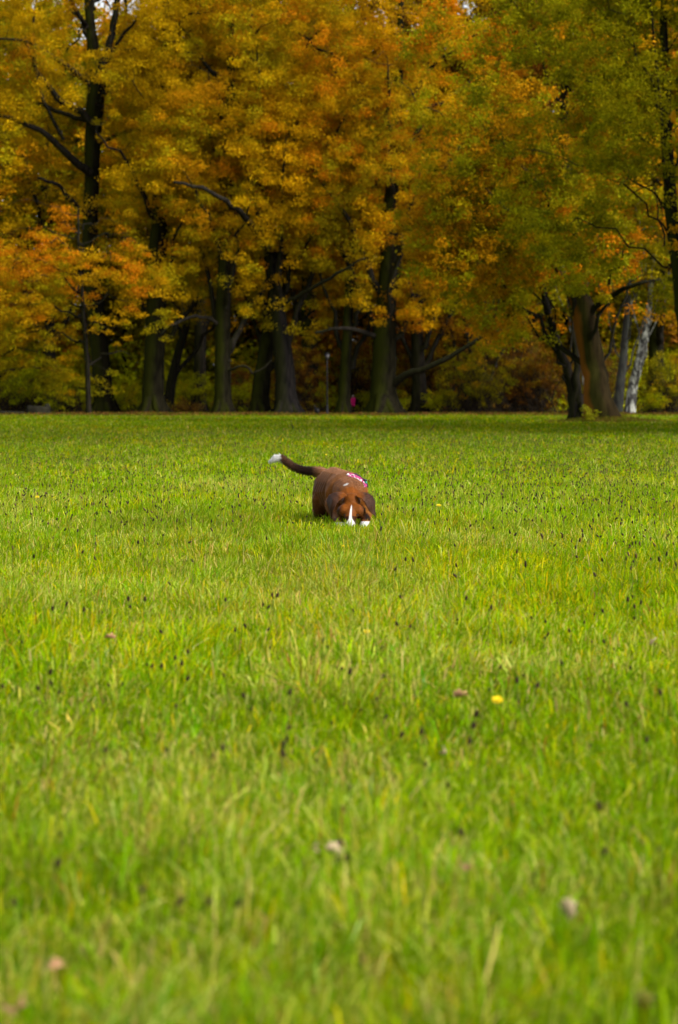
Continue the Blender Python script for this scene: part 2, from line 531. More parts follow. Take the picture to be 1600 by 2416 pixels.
# the larger, blurred ones near the camera: plants of their own
def plantain_proto():
    root = empty('plantain_plant', (0, 0, 0))
    ms = Mesh(); ms.tube([(0, 0, -0.01), (0.004, 0, 0.05), (0.012, 0.003, 0.10), (0.022, 0.005, 0.14)], [0.0013, 0.0012, 0.0011, 0.001], 5)
    ms.build('stem', M_STEM, root)
    mh = Mesh()
    c0 = np.array((0.022, 0.005, 0.138)); dd = np.array((0.28, 0.05, 0.95))
    ks = np.linspace(0, 1, 7)
    mh.tube([c0 + dd * k * 0.019 for k in ks], [0.0012 + 0.0044 * math.sin(math.pi * min(k * 0.93 + 0.07, 0.99)) ** 0.7 for k in ks], 8, rough=0.25)
    mh.build('seed_head', M_SEED, root)
    return root
def copy_tree(o, parent=None):
    c = o.copy(); C.objects.link(c)
    if parent is not None: c.parent = parent
    for ch in o.children: copy_tree(ch, c)
    return c
proto = plantain_proto()
r = np.random.default_rng(5)
x, y = frustum_points(150, 3.4, 8.6, r, margin=-0.03, pad=0.0)
for i in range(len(x)):
    o = proto if i == 0 else copy_tree(proto)
    o.location = (x[i], y[i], gz(x[i], y[i]))
    o.rotation_euler = (r.normal() * 0.16, r.normal() * 0.16, r.random() * 6.28)
    s = 0.5 + 0.55 * r.random()
    o.scale = (s, s, s)
    tag(o, 'small dark brown seed head on a thin stem in the blurred foreground grass', 'plant', 'dark plantain heads in the foreground grass')

# ------------------------------------------------------------------ trees
PAL = {
    'gold':   [((0.52, 0.330, 0.003), 6), ((0.43, 0.260, 0.003), 3), ((0.36, 0.285, 0.004), 3), ((0.54, 0.265, 0.004), 2)],
    'amber':  [((0.53, 0.300, 0.003), 6), ((0.56, 0.225, 0.004), 3), ((0.43, 0.285, 0.004), 3), ((0.32, 0.250, 0.004), 3)],
    'olive':  [((0.26, 0.225, 0.004), 5), ((0.33, 0.265, 0.004), 3), ((0.18, 0.175, 0.004), 2), ((0.44, 0.24, 0.004), 1)],
    'green':  [((0.27, 0.250, 0.003), 5), ((0.36, 0.305, 0.003), 4), ((0.19, 0.190, 0.004), 3), ((0.46, 0.24, 0.004), 2)],
    'mixed':  [((0.50, 0.250, 0.004), 4), ((0.37, 0.290, 0.004), 4), ((0.27, 0.255, 0.004), 5), ((0.56, 0.21, 0.004), 2)],
    'copper': [((0.17, 0.065, 0.006), 4), ((0.24, 0.105, 0.006), 3), ((0.11, 0.05, 0.007), 3), ((0.28, 0.19, 0.005), 3)],
    'young':  [((0.54, 0.215, 0.004), 4), ((0.38, 0.260, 0.003), 4), ((0.22, 0.190, 0.003), 5)],
    'under':  [((0.42, 0.42, 0.003), 5), ((0.32, 0.35, 0.003), 4), ((0.42, 0.32, 0.004), 2)],
    'brown':  [((0.17, 0.085, 0.014), 4), ((0.22, 0.12, 0.018), 3), ((0.16, 0.13, 0.008), 2)],
}

def pal_cols(pal, centres, r, scale=0.28):
    cols = np.array([p[0] for p in PAL[pal]]); wts = np.array([p[1] for p in PAL[pal]], float)
    cw = np.cumsum(wts / wts.sum())
    nse = vnoise(centres + 100, scale, 61) * 0.62 + r.random(len(centres)) * 0.38
    # equalise to a uniform rank so that the weights hold
    rank = np.argsort(np.argsort(nse)) / max(1, len(nse))
    k = (rank[:, None] > cw).sum(1).clip(0, len(cols) - 1)
    return cols[k]

def foliage(centres, ccols, rad, nleaf, size, r, flat=0.5, seed=0, up=0.12, jitter=0.6):
    n = len(centres)
    k = np.repeat(np.arange(n), nleaf)
    m = len(k)
    d = r.normal(size=(m, 3)); d /= np.linalg.norm(d, axis=1)[:, None]
    rr = r.random(m) ** 0.62
    rad = np.asarray(rad)
    R_ = rad[k] if rad.ndim else rad
    off = d * (rr * R_)[:, None]
    off[:, 2] *= flat
    # fall away towards the spray's rim
    off[:, 2] -= (np.hypot(off[:, 0], off[:, 1]) ** 2) / (R_ + 1e-6) * 0.25
    c = centres[k] + off
    cols = ccols[k] * (1 - jitter / 2 + jitter * r.random(m))[:, None]
    cols[:, 0] *= 0.9 + 0.2 * r.random(m)
    return leaves(c, size, cols, up=up, seed=seed)

def smooth_path(pts, rad, n=14, wob=0.0, r=None):
    pts = np.asarray(pts, float); rad = np.asarray(rad, float)
    t = np.linspace(0, 1, len(pts)); tt = np.linspace(0, 1, n)
    # Catmull-Rom
    out = []; ro = np.interp(tt, t, rad)
    P_ = np.vstack([2 * pts[0] - pts[1], pts, 2 * pts[-1] - pts[-2]])
    for a in tt:
        s = a * (len(pts) - 1); i = min(int(s), len(pts) - 2); f = s - i
        p0, p1, p2, p3 = P_[i], P_[i + 1], P_[i + 2], P_[i + 3]
        out.append(0.5 * ((2 * p1) + (-p0 + p2) * f + (2 * p0 - 5 * p1 + 4 * p2 - p3) * f * f + (-p0 + 3 * p1 - 3 * p2 + p3) * f ** 3))
    out = np.array(out)
    if wob and r is not None:
        out[1:-1] += r.normal(size=(n - 2, 3)) * wob
    return out, ro

# openings in the crowns through which the trunks show
GAPS = [(188, 268, 190, 560), (505, 560, 590, 700), (620, 680, 590, 700), (885, 940, 600, 690), (340, 400, 530, 610), (90, 190, 280, 420), (1235, 1400, 690, 815)]

def tree(name, label, Y, trunk, crown, pal, nclus, nleaf, leaf, bark, seed, cat='tree', limbs=(), nlimb=10,
         depth=None, crad=1.0, flat=0.62, gap=0.30, bottom=None, group=None, bare_twigs=0, flare=1.0, crown_y=0.0, limb_from=0.25, ccolfn=None, lscale=1.0):
    r = np.random.default_rng(seed)
    s = Y / F                                    # metres per photo pixel here
    tp = []; tr = []
    for i, (px, py, wd) in enumerate(trunk):
        p = P(px, py, Y)
        p[1] += (r.normal() * 0.15 if i else 0)
        tp.append(p); tr.append(wd * s * 0.5)
    z0 = gz(tp[0][0], Y)
    tp[0][2] = z0 - 0.15
    root = empty(name, (tp[0][0], Y, z0))
    org = np.array((tp[0][0], Y, z0))
    path, rad = smooth_path(tp, tr, 26, 0.02, r)
    # root flare
    hgt = path[:, 2] - z0
    rad = rad * (1 + 0.35 * flare * np.exp(-np.clip(hgt, 0, 9) / 0.45))
    mt = Mesh()
    mt.tube(path, rad, 18, rough=0.10)
    # buttress roots
    if rad[0] > 0.35 and flare >= 1.0:
        for k in range(5):
            a = k * 1.26 + r.random() * 0.6
            d = np.array((math.cos(a), math.sin(a), 0))
            b0 = org + d * rad[0] * 0.30 + np.array((0, 0, 0.9 + 0.5 * r.random()))
            b1 = org + d * rad[0] * 0.72 + np.array((0, 0, 0.28))
            b2 = org + d * rad[0] * 1.2 + np.array((0, 0, -0.10))
            mt.tube([b0, b1, b2], [rad[0] * 0.36, rad[0] * 0.30, rad[0] * 0.14], 8)
    (cx, cy, rx, rz) = crown
    cc = P(cx, cy, Y + crown_y); RX = rx * s; RZ = rz * s; RY = depth if depth else min(RX, 8.0)
    # limbs
    pts_all = [path[len(path) // 4:]]
    rad_all = [rad[len(path) // 4:]]
    lm = M_LIMB if bark not in (M_BIRCH, M_BIRCH2) else bark
    LB = []
    for (lpts, w0, w1) in limbs:
        pp = [P(a[0], a[1], Y + (a[2] if len(a) > 2 else 0)) for a in lpts]
        lp, lr = smooth_path(pp, np.linspace(w0, w1, len(pp)) * s * 0.5, 14, 0.05, r)
        LB.append((lp, lr))
    for k in range(nlimb):
        f = limb_from + (0.98 - limb_from) * (k + r.random() * 0.6) / nlimb
        i = int(f * (len(path) - 1)); st = path[i]; r0 = rad[i]
        a = k * 2.4 + r.random() * 0.8
        hor = np.array((math.cos(a) * RX, math.sin(a) * RY, 0)) * (0.6 + 0.35 * r.random())
        zt = cc[2] + RZ * (-0.55 + 1.35 * (f - limb_from) / (1 - limb_from)) + r.normal() * 0.6
        end = np.array((cc[0], cc[1], 0)) + hor; end[2] = max(zt, st[2] + 0.3)
        mid = st * 0.5 + end * 0.5 + np.array((0, 0, 0.10 * np.linalg.norm(end - st)))
        q1 = st * 0.78 + mid * 0.22 - np.array((0, 0, 0.3)) ; 
        rr0 = min(r0 * 0.62, 0.05 + 0.022 * np.linalg.norm(end - st)) * lscale
        lp, lr = smooth_path([st, q1, mid, end], [rr0, rr0 * .85, rr0 * .55, rr0 * .18], 14, 0.14, r)
        LB.append((lp, lr))
    for lp, lr in LB:
        pts_all.append(lp); rad_all.append(lr)
    allp = np.concatenate(pts_all)
    # clusters
    cen = []
    tries = 0
    while len(cen) < nclus and tries < 40:
        tries += 1
        d = r.normal(size=(nclus, 3)); d /= np.linalg.norm(d, axis=1)[:, None]
        rr = (r.random(nclus) ** 0.42)[:, None]
        wobl = 0.82 + 0.36 * vnoise(d * 2 + 50 + seed, 1.0, seed)[:, None]
        c = cc + d * rr * wobl * np.array((RX, RY, RZ))
        nz = vnoise(c + 300, 0.30, 71 + seed) * 0.6 + vnoise(c + 300, 0.62, 72 + seed) * 0.4
        ok = nz > gap + 0.16
        for (g0, g1, h0, h1) in GAPS:
            ux = c[:, 0] * F / c[:, 1] + 800; vy = HOR + F * (CAMH - c[:, 2]) / c[:, 1]
            ok &= ~((ux > g0) & (ux < g1) & (vy > h0) & (vy < h1) & (c[:, 1] < 186.5) & (r.random(nclus) < 0.9))
        if bottom is not None:
            zb = P(cx, bottom, Y)[2]
            ok &= c[:, 2] > zb + (vnoise(c + 50, 0.35, 5) - 0.5) * 3.0
        cen.extend(c[ok][: nclus - len(cen)])
    cen = np.array(cen)
    # branches carry twigs to every cluster
    twigs = [Mesh() for _ in LB]; tw_main = mt
    own = np.concatenate([np.full(len(p), k - 1) for k, p in enumerate(pts_all)])
    wr_ = np.concatenate(rad_all)
    allp = allp + 0.0
    order = np.argsort([np.linalg.norm(allp - c, axis=1).min() for c in cen])
    buf = np.empty((len(allp) + 3 * len(cen), 3)); buf[:len(allp)] = allp; nb = len(allp)
    bo = np.empty(len(buf), int); bo[:nb] = own
    br = np.empty(len(buf)); br[:nb] = wr_
    for ci in order:
        c = cen[ci]
        d = np.linalg.norm(buf[:nb] - c, axis=1) + np.clip(buf[:nb, 2] - c[2], 0, 9) * 0.5
        i = int(np.argmin(d)); st = buf[i].copy(); li = bo[i]
        L = np.linalg.norm(c - st)
        mid = (st + c) / 2 + r.normal(size=3) * 0.12 * L + np.array((0, 0, 0.08 * L))
        r0 = min(0.010 + 0.012 * L, 0.07, br[i] * 0.85 + 0.004)
        a1 = (st + mid) / 2 + r.normal(size=3) * 0.05 * L; a2 = (mid + c) / 2 + r.normal(size=3) * 0.05 * L
        (tw_main if li < 0 else twigs[li]).tube([st, a1, mid, a2, c], [r0, r0 * .85, r0 * .65, r0 * .5, r0 * .25], 4)
        for p_, rr_ in ((mid, r0 * .65), (a2, r0 * .5), (c, r0 * .3)):
            buf[nb] = p_; bo[nb] = li; br[nb] = rr_; nb += 1
    if bare_twigs:
        for _ in range(bare_twigs):
            i = r.integers(0, len(allp)); st = allp[i]
            d = r.normal(size=3); d[2] = abs(d[2]) * 0.6; d /= np.linalg.norm(d)
            L = 0.8 + 1.8 * r.random()
            li = own[i]
            (tw_main if li < 0 else twigs[li]).tube([st, st + d * L * 0.5 + r.normal(size=3) * 0.1, st + d * L + r.normal(size=3) * 0.25], [0.03, 0.02, 0.006], 4)
    trunk_o = mt.build('trunk', bark, root, origin=org)
    for (lp, lr), tm in zip(LB, twigs):
        tm.tube(lp, lr, 9, rough=0.15)
        tm.build('limb', lm, trunk_o, origin=None)
    for ch in trunk_o.children:
        ch.location = -Vector(org)               # meshes are in world coordinates
    if nclus and nleaf:
        cols = pal_cols(pal, cen, r) if ccolfn is None else ccolfn(cen, r)
        rads = crad * 0.92 * (0.6 + 0.75 * r.random(len(cen)))
        cols = cols * (0.72 + 0.5 * r.random(len(cen)))[:, None]
        v, q, c = foliage(cen, cols, rads, nleaf, leaf, r, flat, seed)
        mesh_from('crown', v, [q], M_LEAF, root, c, origin=org)
    tag(root, label, cat, group)
    return root

# front row ------------------------------------------------------------
def young_cols(cen, r):
    # orange sprays towards the top and the tips, olive leaves inside and below
    t = (cen[:, 2] - cen[:, 2].min()) / np.ptp(cen[:, 2])
    k = vnoise(cen + 100, 0.55, 61) * 0.55 + r.random(len(cen)) * 0.25 + t * 0.55
    cols = np.array([(0.20, 0.175, 0.003), (0.30, 0.240, 0.003), (0.45, 0.260, 0.003), (0.54, 0.205, 0.004)])
    return cols[np.digitize(k, (0.42, 0.62, 0.82))]
S = 1.0
def N(x): return int(x * S)
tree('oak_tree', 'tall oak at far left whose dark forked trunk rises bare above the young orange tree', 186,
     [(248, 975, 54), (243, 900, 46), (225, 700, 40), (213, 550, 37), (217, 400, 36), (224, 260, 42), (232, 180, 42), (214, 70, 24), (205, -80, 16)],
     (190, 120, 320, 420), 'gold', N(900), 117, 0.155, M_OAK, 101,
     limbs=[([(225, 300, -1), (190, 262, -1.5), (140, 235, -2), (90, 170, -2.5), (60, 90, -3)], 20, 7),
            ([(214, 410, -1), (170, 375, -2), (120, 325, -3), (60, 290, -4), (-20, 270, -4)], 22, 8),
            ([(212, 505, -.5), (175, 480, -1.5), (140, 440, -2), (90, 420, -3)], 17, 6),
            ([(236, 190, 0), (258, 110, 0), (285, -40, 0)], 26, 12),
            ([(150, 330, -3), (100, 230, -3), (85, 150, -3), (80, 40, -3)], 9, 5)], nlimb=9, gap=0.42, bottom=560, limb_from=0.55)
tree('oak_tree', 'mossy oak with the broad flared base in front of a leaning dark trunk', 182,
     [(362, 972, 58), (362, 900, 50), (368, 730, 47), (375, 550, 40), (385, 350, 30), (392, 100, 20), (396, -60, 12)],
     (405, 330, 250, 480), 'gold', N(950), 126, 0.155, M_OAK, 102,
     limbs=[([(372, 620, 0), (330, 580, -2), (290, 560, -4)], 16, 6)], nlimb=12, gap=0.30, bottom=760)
tree('leaning_tree', 'slim dark tree leaning right beside the mossy flared oak', 188,
     [(396, 968, 26), (405, 900, 23), (428, 810, 19), (452, 735, 15), (495, 640, 10)],
     (480, 650, 120, 120), 'olive', N(70), 50, 0.20, M_DARK, 103, nlimb=4, gap=0.3)
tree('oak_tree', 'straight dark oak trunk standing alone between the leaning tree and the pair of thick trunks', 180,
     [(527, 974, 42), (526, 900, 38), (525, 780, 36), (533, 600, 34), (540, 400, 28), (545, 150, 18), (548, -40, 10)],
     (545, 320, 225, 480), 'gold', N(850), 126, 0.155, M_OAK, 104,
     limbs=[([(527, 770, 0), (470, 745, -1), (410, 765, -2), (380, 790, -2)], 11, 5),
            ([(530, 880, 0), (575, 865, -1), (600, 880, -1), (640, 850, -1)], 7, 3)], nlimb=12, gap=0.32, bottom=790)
tree('oak_tree', 'mossy trunk leaning slightly right, left one of the close pair of thick trunks', 183,
     [(612, 968, 44), (619, 900, 41), (630, 810, 34), (645, 700, 28), (668, 560, 20), (690, 400, 14)],
     (690, 480, 200, 320), 'amber', N(480), 126, 0.155, M_OAK, 105, nlimb=8, gap=0.30, bottom=820)
tree('oak_tree', 'grey brown weathered trunk, right one of the close pair of thick trunks', 181,
     [(678, 968, 54), (672, 880, 46), (664, 800, 40), (648, 680, 32), (636, 590, 30), (612, 450, 24), (598, 250, 18), (590, 20, 12)],
     (650, 240, 280, 450), 'amber', N(950), 126, 0.155, M_GREY, 106,
     limbs=[([(632, 585, -2), (585, 520, -5), (540, 480, -7), (480, 445, -8), (410, 430, -8.5)], 17, 6),
            ([(655, 720, -1), (720, 690, -3), (790, 650, -5), (860, 610, -6)], 13, 5)], nlimb=12, gap=0.30, bottom=800)
tree('slender_tree', 'slender straight mossy trunk half hiding a walker in black', 181,
     [(811, 977, 33), (815, 900, 28), (819, 810, 25), (826, 650, 20), (832, 450, 14), (835, 250, 9)],
     (830, 470, 170, 290), 'amber', N(300), 126, 0.155, M_OAK, 107, nlimb=8, gap=0.34, bottom=770)
tree('oak_tree', 'thickest mossy oak in the centre with a low limb reaching out to the right', 180,
     [(906, 972, 70), (905, 900, 60), (908, 800, 56), (915, 650, 42), (925, 450, 32), (940, 200, 22), (948, -30, 12)],
     (930, 300, 300, 500), 'amber', N(1200), 135, 0.155, M_OAK, 108,
     limbs=[([(930, 905, 0), (965, 880, -1), (1010, 868, -2), (1080, 832, -3), (1150, 790, -4), (1200, 778, -5)], 20, 5),
            ([(895, 800, 0), (855, 782, -1), (800, 775, -2), (745, 785, -2)], 14, 6)], nlimb=13, gap=0.28, bottom=760, bare_twigs=60)
tree('dark_tree', 'stout dark trunk just right of the thickest mossy oak', 194,
     [(990, 968, 40), (988, 900, 35), (985, 800, 30), (980, 600, 22), (975, 380, 12)],
     (1010, 520, 200, 260), 'copper', N(260), 65, 0.22, M_DARK, 109, nlimb=8, gap=0.30, bottom=780)
tree('dark_tree', 'thin dark trunk at the middle of the brown undergrowth', 200,
     [(1107, 966, 22), (1105, 900, 17), (1100, 780, 14), (1090, 600, 10)],
     (1110, 640, 170, 240), 'mixed', N(260), 60, 0.22, M_DARK, 110, nlimb=6, gap=0.3, bottom=840)
tree('dark_tree', 'short dark trunk right of the thin trunk in the brown undergrowth', 196,
     [(1136, 968, 20), (1138, 900, 16), (1145, 800, 13), (1150, 600, 9)],
     (1180, 560, 190, 300), 'mixed', N(300), 60, 0.22, M_DARK, 111, nlimb=6, gap=0.3, bottom=820)
# right-hand group, nearer ------------------------------------------------
tree('rusty_tree', 'big leaning tree with a rust orange left side and mossy foot', 100,
     [(1419, 998, 76), (1410, 940, 62), (1400, 860, 56), (1380, 760, 55), (1358, 650, 44), (1342, 500, 34), (1332, 300, 24), (1325, 80, 14)],
     (1270, 380, 350, 500), 'mixed', N(1500), 75, 0.135, M_RED, 112, nlimb=14, gap=0.36, bottom=800, crad=0.62, depth=6.0,
     limbs=[([(1378, 755, 0), (1440, 700, -1), (1500, 670, -2), (1580, 660, -2)], 16, 6)], flare=0.9, lscale=0.6)
tree('forked_tree', 'dark forked trunk leaning left against the rust coloured trunk', 101.6,
     [(1364, 994, 36), (1355, 940, 28), (1338, 870, 22), (1312, 800, 18), (1292, 740, 16), (1262, 600, 13), (1232, 450, 9)],
     (1210, 520, 190, 260), 'olive', N(330), 70, 0.13, M_DARK, 113, nlimb=7, gap=0.36, bottom=800, crad=0.6, depth=4.0,
     limbs=[([(1360, 965, 0), (1362, 880, 0), (1354, 780, 0.4), (1342, 640, 0.6), (1335, 500, .6)], 20, 8)], lscale=0.5)
tree('green_tree', 'near green leaved tree whose trunk slants along the right edge', 85,
     [(1656, 1012, 68), (1640, 900, 46), (1616, 780, 36), (1600, 650, 32), (1582, 450, 30), (1572, 200, 22), (1560, -120, 14)],
     (1530, 200, 450, 580), 'green', N(2000), 75, 0.105, M_OAK, 114, nlimb=18, gap=0.36, bottom=700, crad=0.5, depth=5.5, limb_from=0.5, lscale=0.32,
     limbs=[([(1590, 560, 0), (1568, 400, -1), (1552, 200, -1.4), (1535, 0, -2), (1530, -100, -2)], 8, 4)])
tree('birch_tree', 'white barked birch leaning right, the brighter one', 178,
     [(1486, 972, 27), (1494, 915, 23), (1508, 850, 21), (1522, 790, 18), (1532, 730, 13), (1545, 600, 8)],
     (1560, 560, 120, 150), 'olive', N(90), 60, 0.18, M_BIRCH, 115, nlimb=5, gap=0.36, flare=0.3, lscale=0.4)
tree('birch_tree', 'greyish mossy birch just left of the white leaning birch', 182,
     [(1456, 970, 25), (1462, 915, 22), (1470, 850, 20), (1476, 780, 15), (1486, 640, 9)],
     (1490, 560, 120, 150), 'olive', N(90), 60, 0.18, M_BIRCH2, 116, nlimb=5, gap=0.36, flare=0.3, lscale=0.4)
tree('birch_tree', 'thin pale birch stem rising behind the dark forked trunk', 178,
     [(1392, 970, 15), (1378, 880, 13), (1362, 800, 12), (1345, 720, 11), (1328, 620, 8)],
     (1320, 600, 90, 120), 'olive', N(60), 60, 0.18, M_BIRCH, 117, nlimb=4, gap=0.36, flare=0.3, lscale=0.4)
# young trees at the left
tree('young_tree', 'slender young tree with layered orange and green sprays before the dark forked oak', 170,
     [(209, 976, 13), (206, 850, 11), (196, 740, 10), (190, 640, 8), (186, 560, 6), (184, 490, 3)],
     (150, 730, 235, 245), 'young', N(470), 70, 0.15, M_DARK, 118, nlimb=18, gap=0.36, bottom=915, crad=0.72, flat=0.5, ccolfn=young_cols, flare=0.4, limb_from=0.22, depth=5)
tree('young_tree', 'low spreading young tree with orange tips at the left edge', 174,
     [(-30, 976, 20), (-25, 850, 15), (-15, 740, 11), (-10, 620, 7)],
     (20, 760, 190, 220), 'young', N(380), 70, 0.16, M_DARK, 119, nlimb=14, gap=0.36, bottom=900, crad=0.75, flat=0.5, ccolfn=young_cols, flare=0.4, limb_from=0.25, depth=5)
# outside the frame, so that the wood goes on
tree('oak_tree', 'golden oak beyond the left edge of the meadow view', 184,
     [(-160, 975, 54), (-158, 800, 44), (-150, 500, 34), (-150, 200, 20)],
     (-150, 350, 250, 400), 'gold', N(420), 60, 0.26, M_OAK, 120, nlimb=10, bottom=780)
tree('oak_tree', 'amber oak beyond the right edge behind the green tree', 176,
     [(1700, 975, 60), (1698, 800, 48), (1690, 500, 34), (1690, 200, 20)],
     (1640, 380, 270, 400), 'mixed', N(500), 60, 0.25, M_OAK, 121, nlimb=10, bottom=800)

tree('oak_tree', 'big oak standing beyond the right edge and shading the far grass', 66,
     [(2280, 1020, 110), (2270, 800, 90), (2260, 300, 60), (2250, -300, 30)],
     (2230, -20, 640, 700), 'gold', N(520), 60, 0.26, M_OAK, 122, nlimb=10, bottom=600, depth=9.0)
_so = [o for o in C.objects if o.get('label', '').startswith('big oak standing beyond')][0]
for (xx, yy, rz_, lb) in ((24.5, 55, 1.3, 'oak out of view to the right, nearest of the three shading the far grass'), (20.5, 79, 2.9, 'oak out of view to the right, farthest of the three shading the far grass')):
    o = _so.copy(); C.objects.link(o)
    def _dup(src_, dst_):
        for ch in src_.children:
            c_ = ch.copy(); C.objects.link(c_); c_.parent = dst_; _dup(ch, c_)
    _dup(_so, o)
    o.location = (xx, yy, 0); o.rotation_euler[2] = rz_; o['label'] = lb
# trees of the second row: three kinds, copied -------------------------
src = [
    tree('wood_tree', 'x', 214, [(800, 967, 26), (803, 850, 22), (806, 600, 18), (810, 300, 12), (812, 120, 6)],
         (810, 440, 220, 350), 'gold', N(560), 60, 0.30, M_DARK, 131, nlimb=8, gap=0.30, bottom=740),
    tree('wood_tree', 'x', 214, [(800, 967, 34), (796, 850, 28), (790, 600, 22), (785, 300, 14), (780, 120, 6)],
         (790, 470, 210, 350), 'copper', N(560), 60, 0.30, M_OAK, 132, nlimb=8, gap=0.30, bottom=740),
    tree('wood_tree', 'x', 214, [(800, 967, 22), (806, 850, 18), (812, 600, 15), (818, 380, 8)],
         (815, 480, 200, 330), 'olive', N(500), 60, 0.30, M_DARK, 133, nlimb=8, gap=0.30, bottom=740),
]
def at_px(o, px, Y, rz=0.0, s=1.0):
    x = (px - 800) / F * Y
    o.location = (x, Y, gz(x, Y)); o.rotation_euler[2] = rz; o.scale = (s, s, s)
second = [
    (0, 470, 205, 'dark distant trunk seen between the leaning tree and the lone straight oak'),
    (1, 730, 212, 'distant copper tree behind the lamp post'),
    (2, 130, 208, 'distant olive tree behind the two young trees'),
    (0, 300, 224, 'distant golden tree between the forked oak and the flared oak'),
    (2, 590, 226, 'distant olive tree glimpsed behind the lone straight oak'),
    (0, 860, 222, 'distant golden tree in the gap left of the thickest mossy oak'),
    (1, 1050, 214, 'distant copper tree in the gap right of the stout dark trunk'),
    (1, 1230, 208, 'copper brown tree filling the gap beside the dark forked trunk'),
    (2, 1320, 226, 'distant olive tree behind the dark forked trunk'),
    (0, 1180, 232, 'distant golden tree over the brown undergrowth'),
    (1, 1545, 206, 'copper brown tree right of the white leaning birch'),
    (2, 1430, 222, 'distant olive tree between the rust coloured trunk and the birches'),
    (0, 30, 228, 'distant golden tree behind the left edge of the wood'),
    (2, 1620, 230, 'distant olive tree behind the right edge of the wood'),
    (0, 700, 236, 'distant golden tree high above the pair of thick trunks'),
    (2, 970, 240, 'distant olive tree far behind the thickest mossy oak'),
    (1, -90, 214, 'distant copper tree beyond the left edge'),
    (0, 430, 240, 'distant golden tree far behind the flared oak'),
]
used = set()
for i, (k, px, Y, lab) in enumerate(second):
    o = src[k] if k not in used else copy_tree(src[k])
    used.add(k)
    at_px(o, px, Y, rz=i * 1.7, s=1.22 + 0.25 * ((i * 37) % 10) / 10)
    o['label'] = lab; o['category'] = 'tree'; o['group'] = 'trees of the second row in the wood'

# bushes ----------------------------------------------------------------
M_TWIG = plain('twig_bark', (0.03, 0.022, 0.014), 0.9)
def bush(px, Y, wpx, hpx, pal, label, seed, dens=1.0, leaf=0.15):
    r = np.random.default_rng(seed)
    s = Y / F; x = (px - 800) * s; z = gz(x, Y)
    w_, h_ = wpx * s * 0.5, hpx * s
    root = empty('bush', (x, Y, z)); org = np.array((x, Y, z))
    n = int(max(10, w_ * h_ * 9 * dens))
    d = r.normal(size=(n, 3)); d /= np.linalg.norm(d, axis=1)[:, None]
    c = org + np.array((0, 0, h_ * 0.5)) + d * (r.random(n) ** 0.5)[:, None] * np.array((w_, min(w_, 2.2), h_ * 0.5))
    m = Mesh()
    for k in range(0, n):
        b0 = org + np.array((r.normal() * w_ * 0.35, r.normal() * 0.4, -0.05))
        mid = (b0 + c[k]) / 2 + r.normal(size=3) * 0.15
        m.tube([b0, mid, c[k]], [0.03, 0.02, 0.008], 4)
    m.build('stems', M_TWIG, root, origin=org)
    v, q, cl = foliage(c, pal_cols(pal, c, r, 0.5), 0.5, int(44), leaf, r, 0.7, seed)
    mesh_from('foliage', v, [q], M_LEAF, root, cl, origin=org)
    tag(root, label, 'bush', 'bushes at the foot of the wood')
bl = [
    (40, 190, 230, 130, 'under', 'dark green bush behind the low stump at far left'),
    (160, 186, 150, 110, 'under', 'green bush left of the slender young tree foot'),
    (300, 187, 110, 90, 'under', 'yellow green bush between forked oak and flared oak'),
    (455, 192, 120, 100, 'under', 'yellow green bush between the leaning tree and the lone oak'),
    (572, 190, 90, 85, 'under', 'green bush between the lone oak and the pair of trunks'),
    (570, 196, 80, 120, 'copper', 'reddish bush behind the lone straight oak'),
    (745, 206, 110, 70, 'under', 'green bush behind the thin lamp post'),
    (868, 210, 80, 62, 'under', 'green bush right of the walkers'),
    (1000, 198, 130, 60, 'under', 'low green bush behind the stout dark trunk'),
    (1075, 192, 170, 60, 'under', 'low dark green bush at the foot of the thin dark trunks'),
    (1120, 190, 190, 170, 'olive', 'tall yellow leaved bush hanging before the brown undergrowth'),
    (1250, 192, 210, 190, 'copper', 'tall russet bush left of the dark forked trunk'),
    (1180, 200, 240, 230, 'brown', 'brown bare bush deep behind the yellow leaved bush'),
    (1570, 188, 170, 150, 'olive', 'olive bush right of the white leaning birch'),
    (1540, 180, 90, 60, 'under', 'low green bush at the foot of the white leaning birch'),
    (440, 186, 150, 34, 'brown', 'low dry brown bramble left of the lone straight oak'),
    (1400, 198, 190, 170, 'brown', 'brown bush seen between rust coloured trunk and birches'),
    (700, 200, 160, 190, 'copper', 'tall copper bush behind the grey brown trunk'),
    (850, 212, 160, 210, 'copper', 'tall copper bush above the walkers'),
    (1000, 206, 200, 200, 'copper', 'tall copper bush under the low mossy limb'),
]
for i, (px, Y, wp, hp, pal, lab) in enumerate(bl):
    bush(px, Y, wp, hp, pal, lab, 300 + i)

# the far wood: one mass ---------------------------------------------------
r = np.random.default_rng(900)
n = 9500
c = np.stack([r.uniform(-70, 70, n), r.uniform(236, 262, n), r.random(n) ** 0.9 * 44], 1)
keepf = vnoise(c, 0.16, 91) > 0.30 + 0.12 * (c[:, 2] > 22)
c = c[keepf]
n2 = 9000
c_ = np.stack([r.uniform(-60, 60, n2), r.uniform(216, 240, n2), r.random(n2) ** 1.15 * 15], 1)
c = np.concatenate([c, c_])
lo = (c[:, 2] < 9) & (vnoise(c, 0.12, 97) > 0.45)
cc_ = pal_cols('amber', c, r, 0.2); c2 = pal_cols('copper', c, r, 0.2); c3 = pal_cols('olive', c, r, 0.2)
pick = vnoise(c, 0.1, 93)
cols = np.where((pick > 0.6)[:, None], c3, cc_) * 0.8
cols[lo] = c2[lo] * 1.9  # low leaves brightened in colour, making up for light the crowns block
c5 = pal_cols('under', c, r, 0.2); lw = (c[:, 2] < 6) & (vnoise(c, 0.12, 98) > 0.25)
cols[lw] = c5[lw] * 1.25
v, q, cl = foliage(c, cols, 1.9, 26, 0.55, r, 0.7, 9)
fw = mesh_from('far_wood', v, [q], M_LEAF, cols=cl)
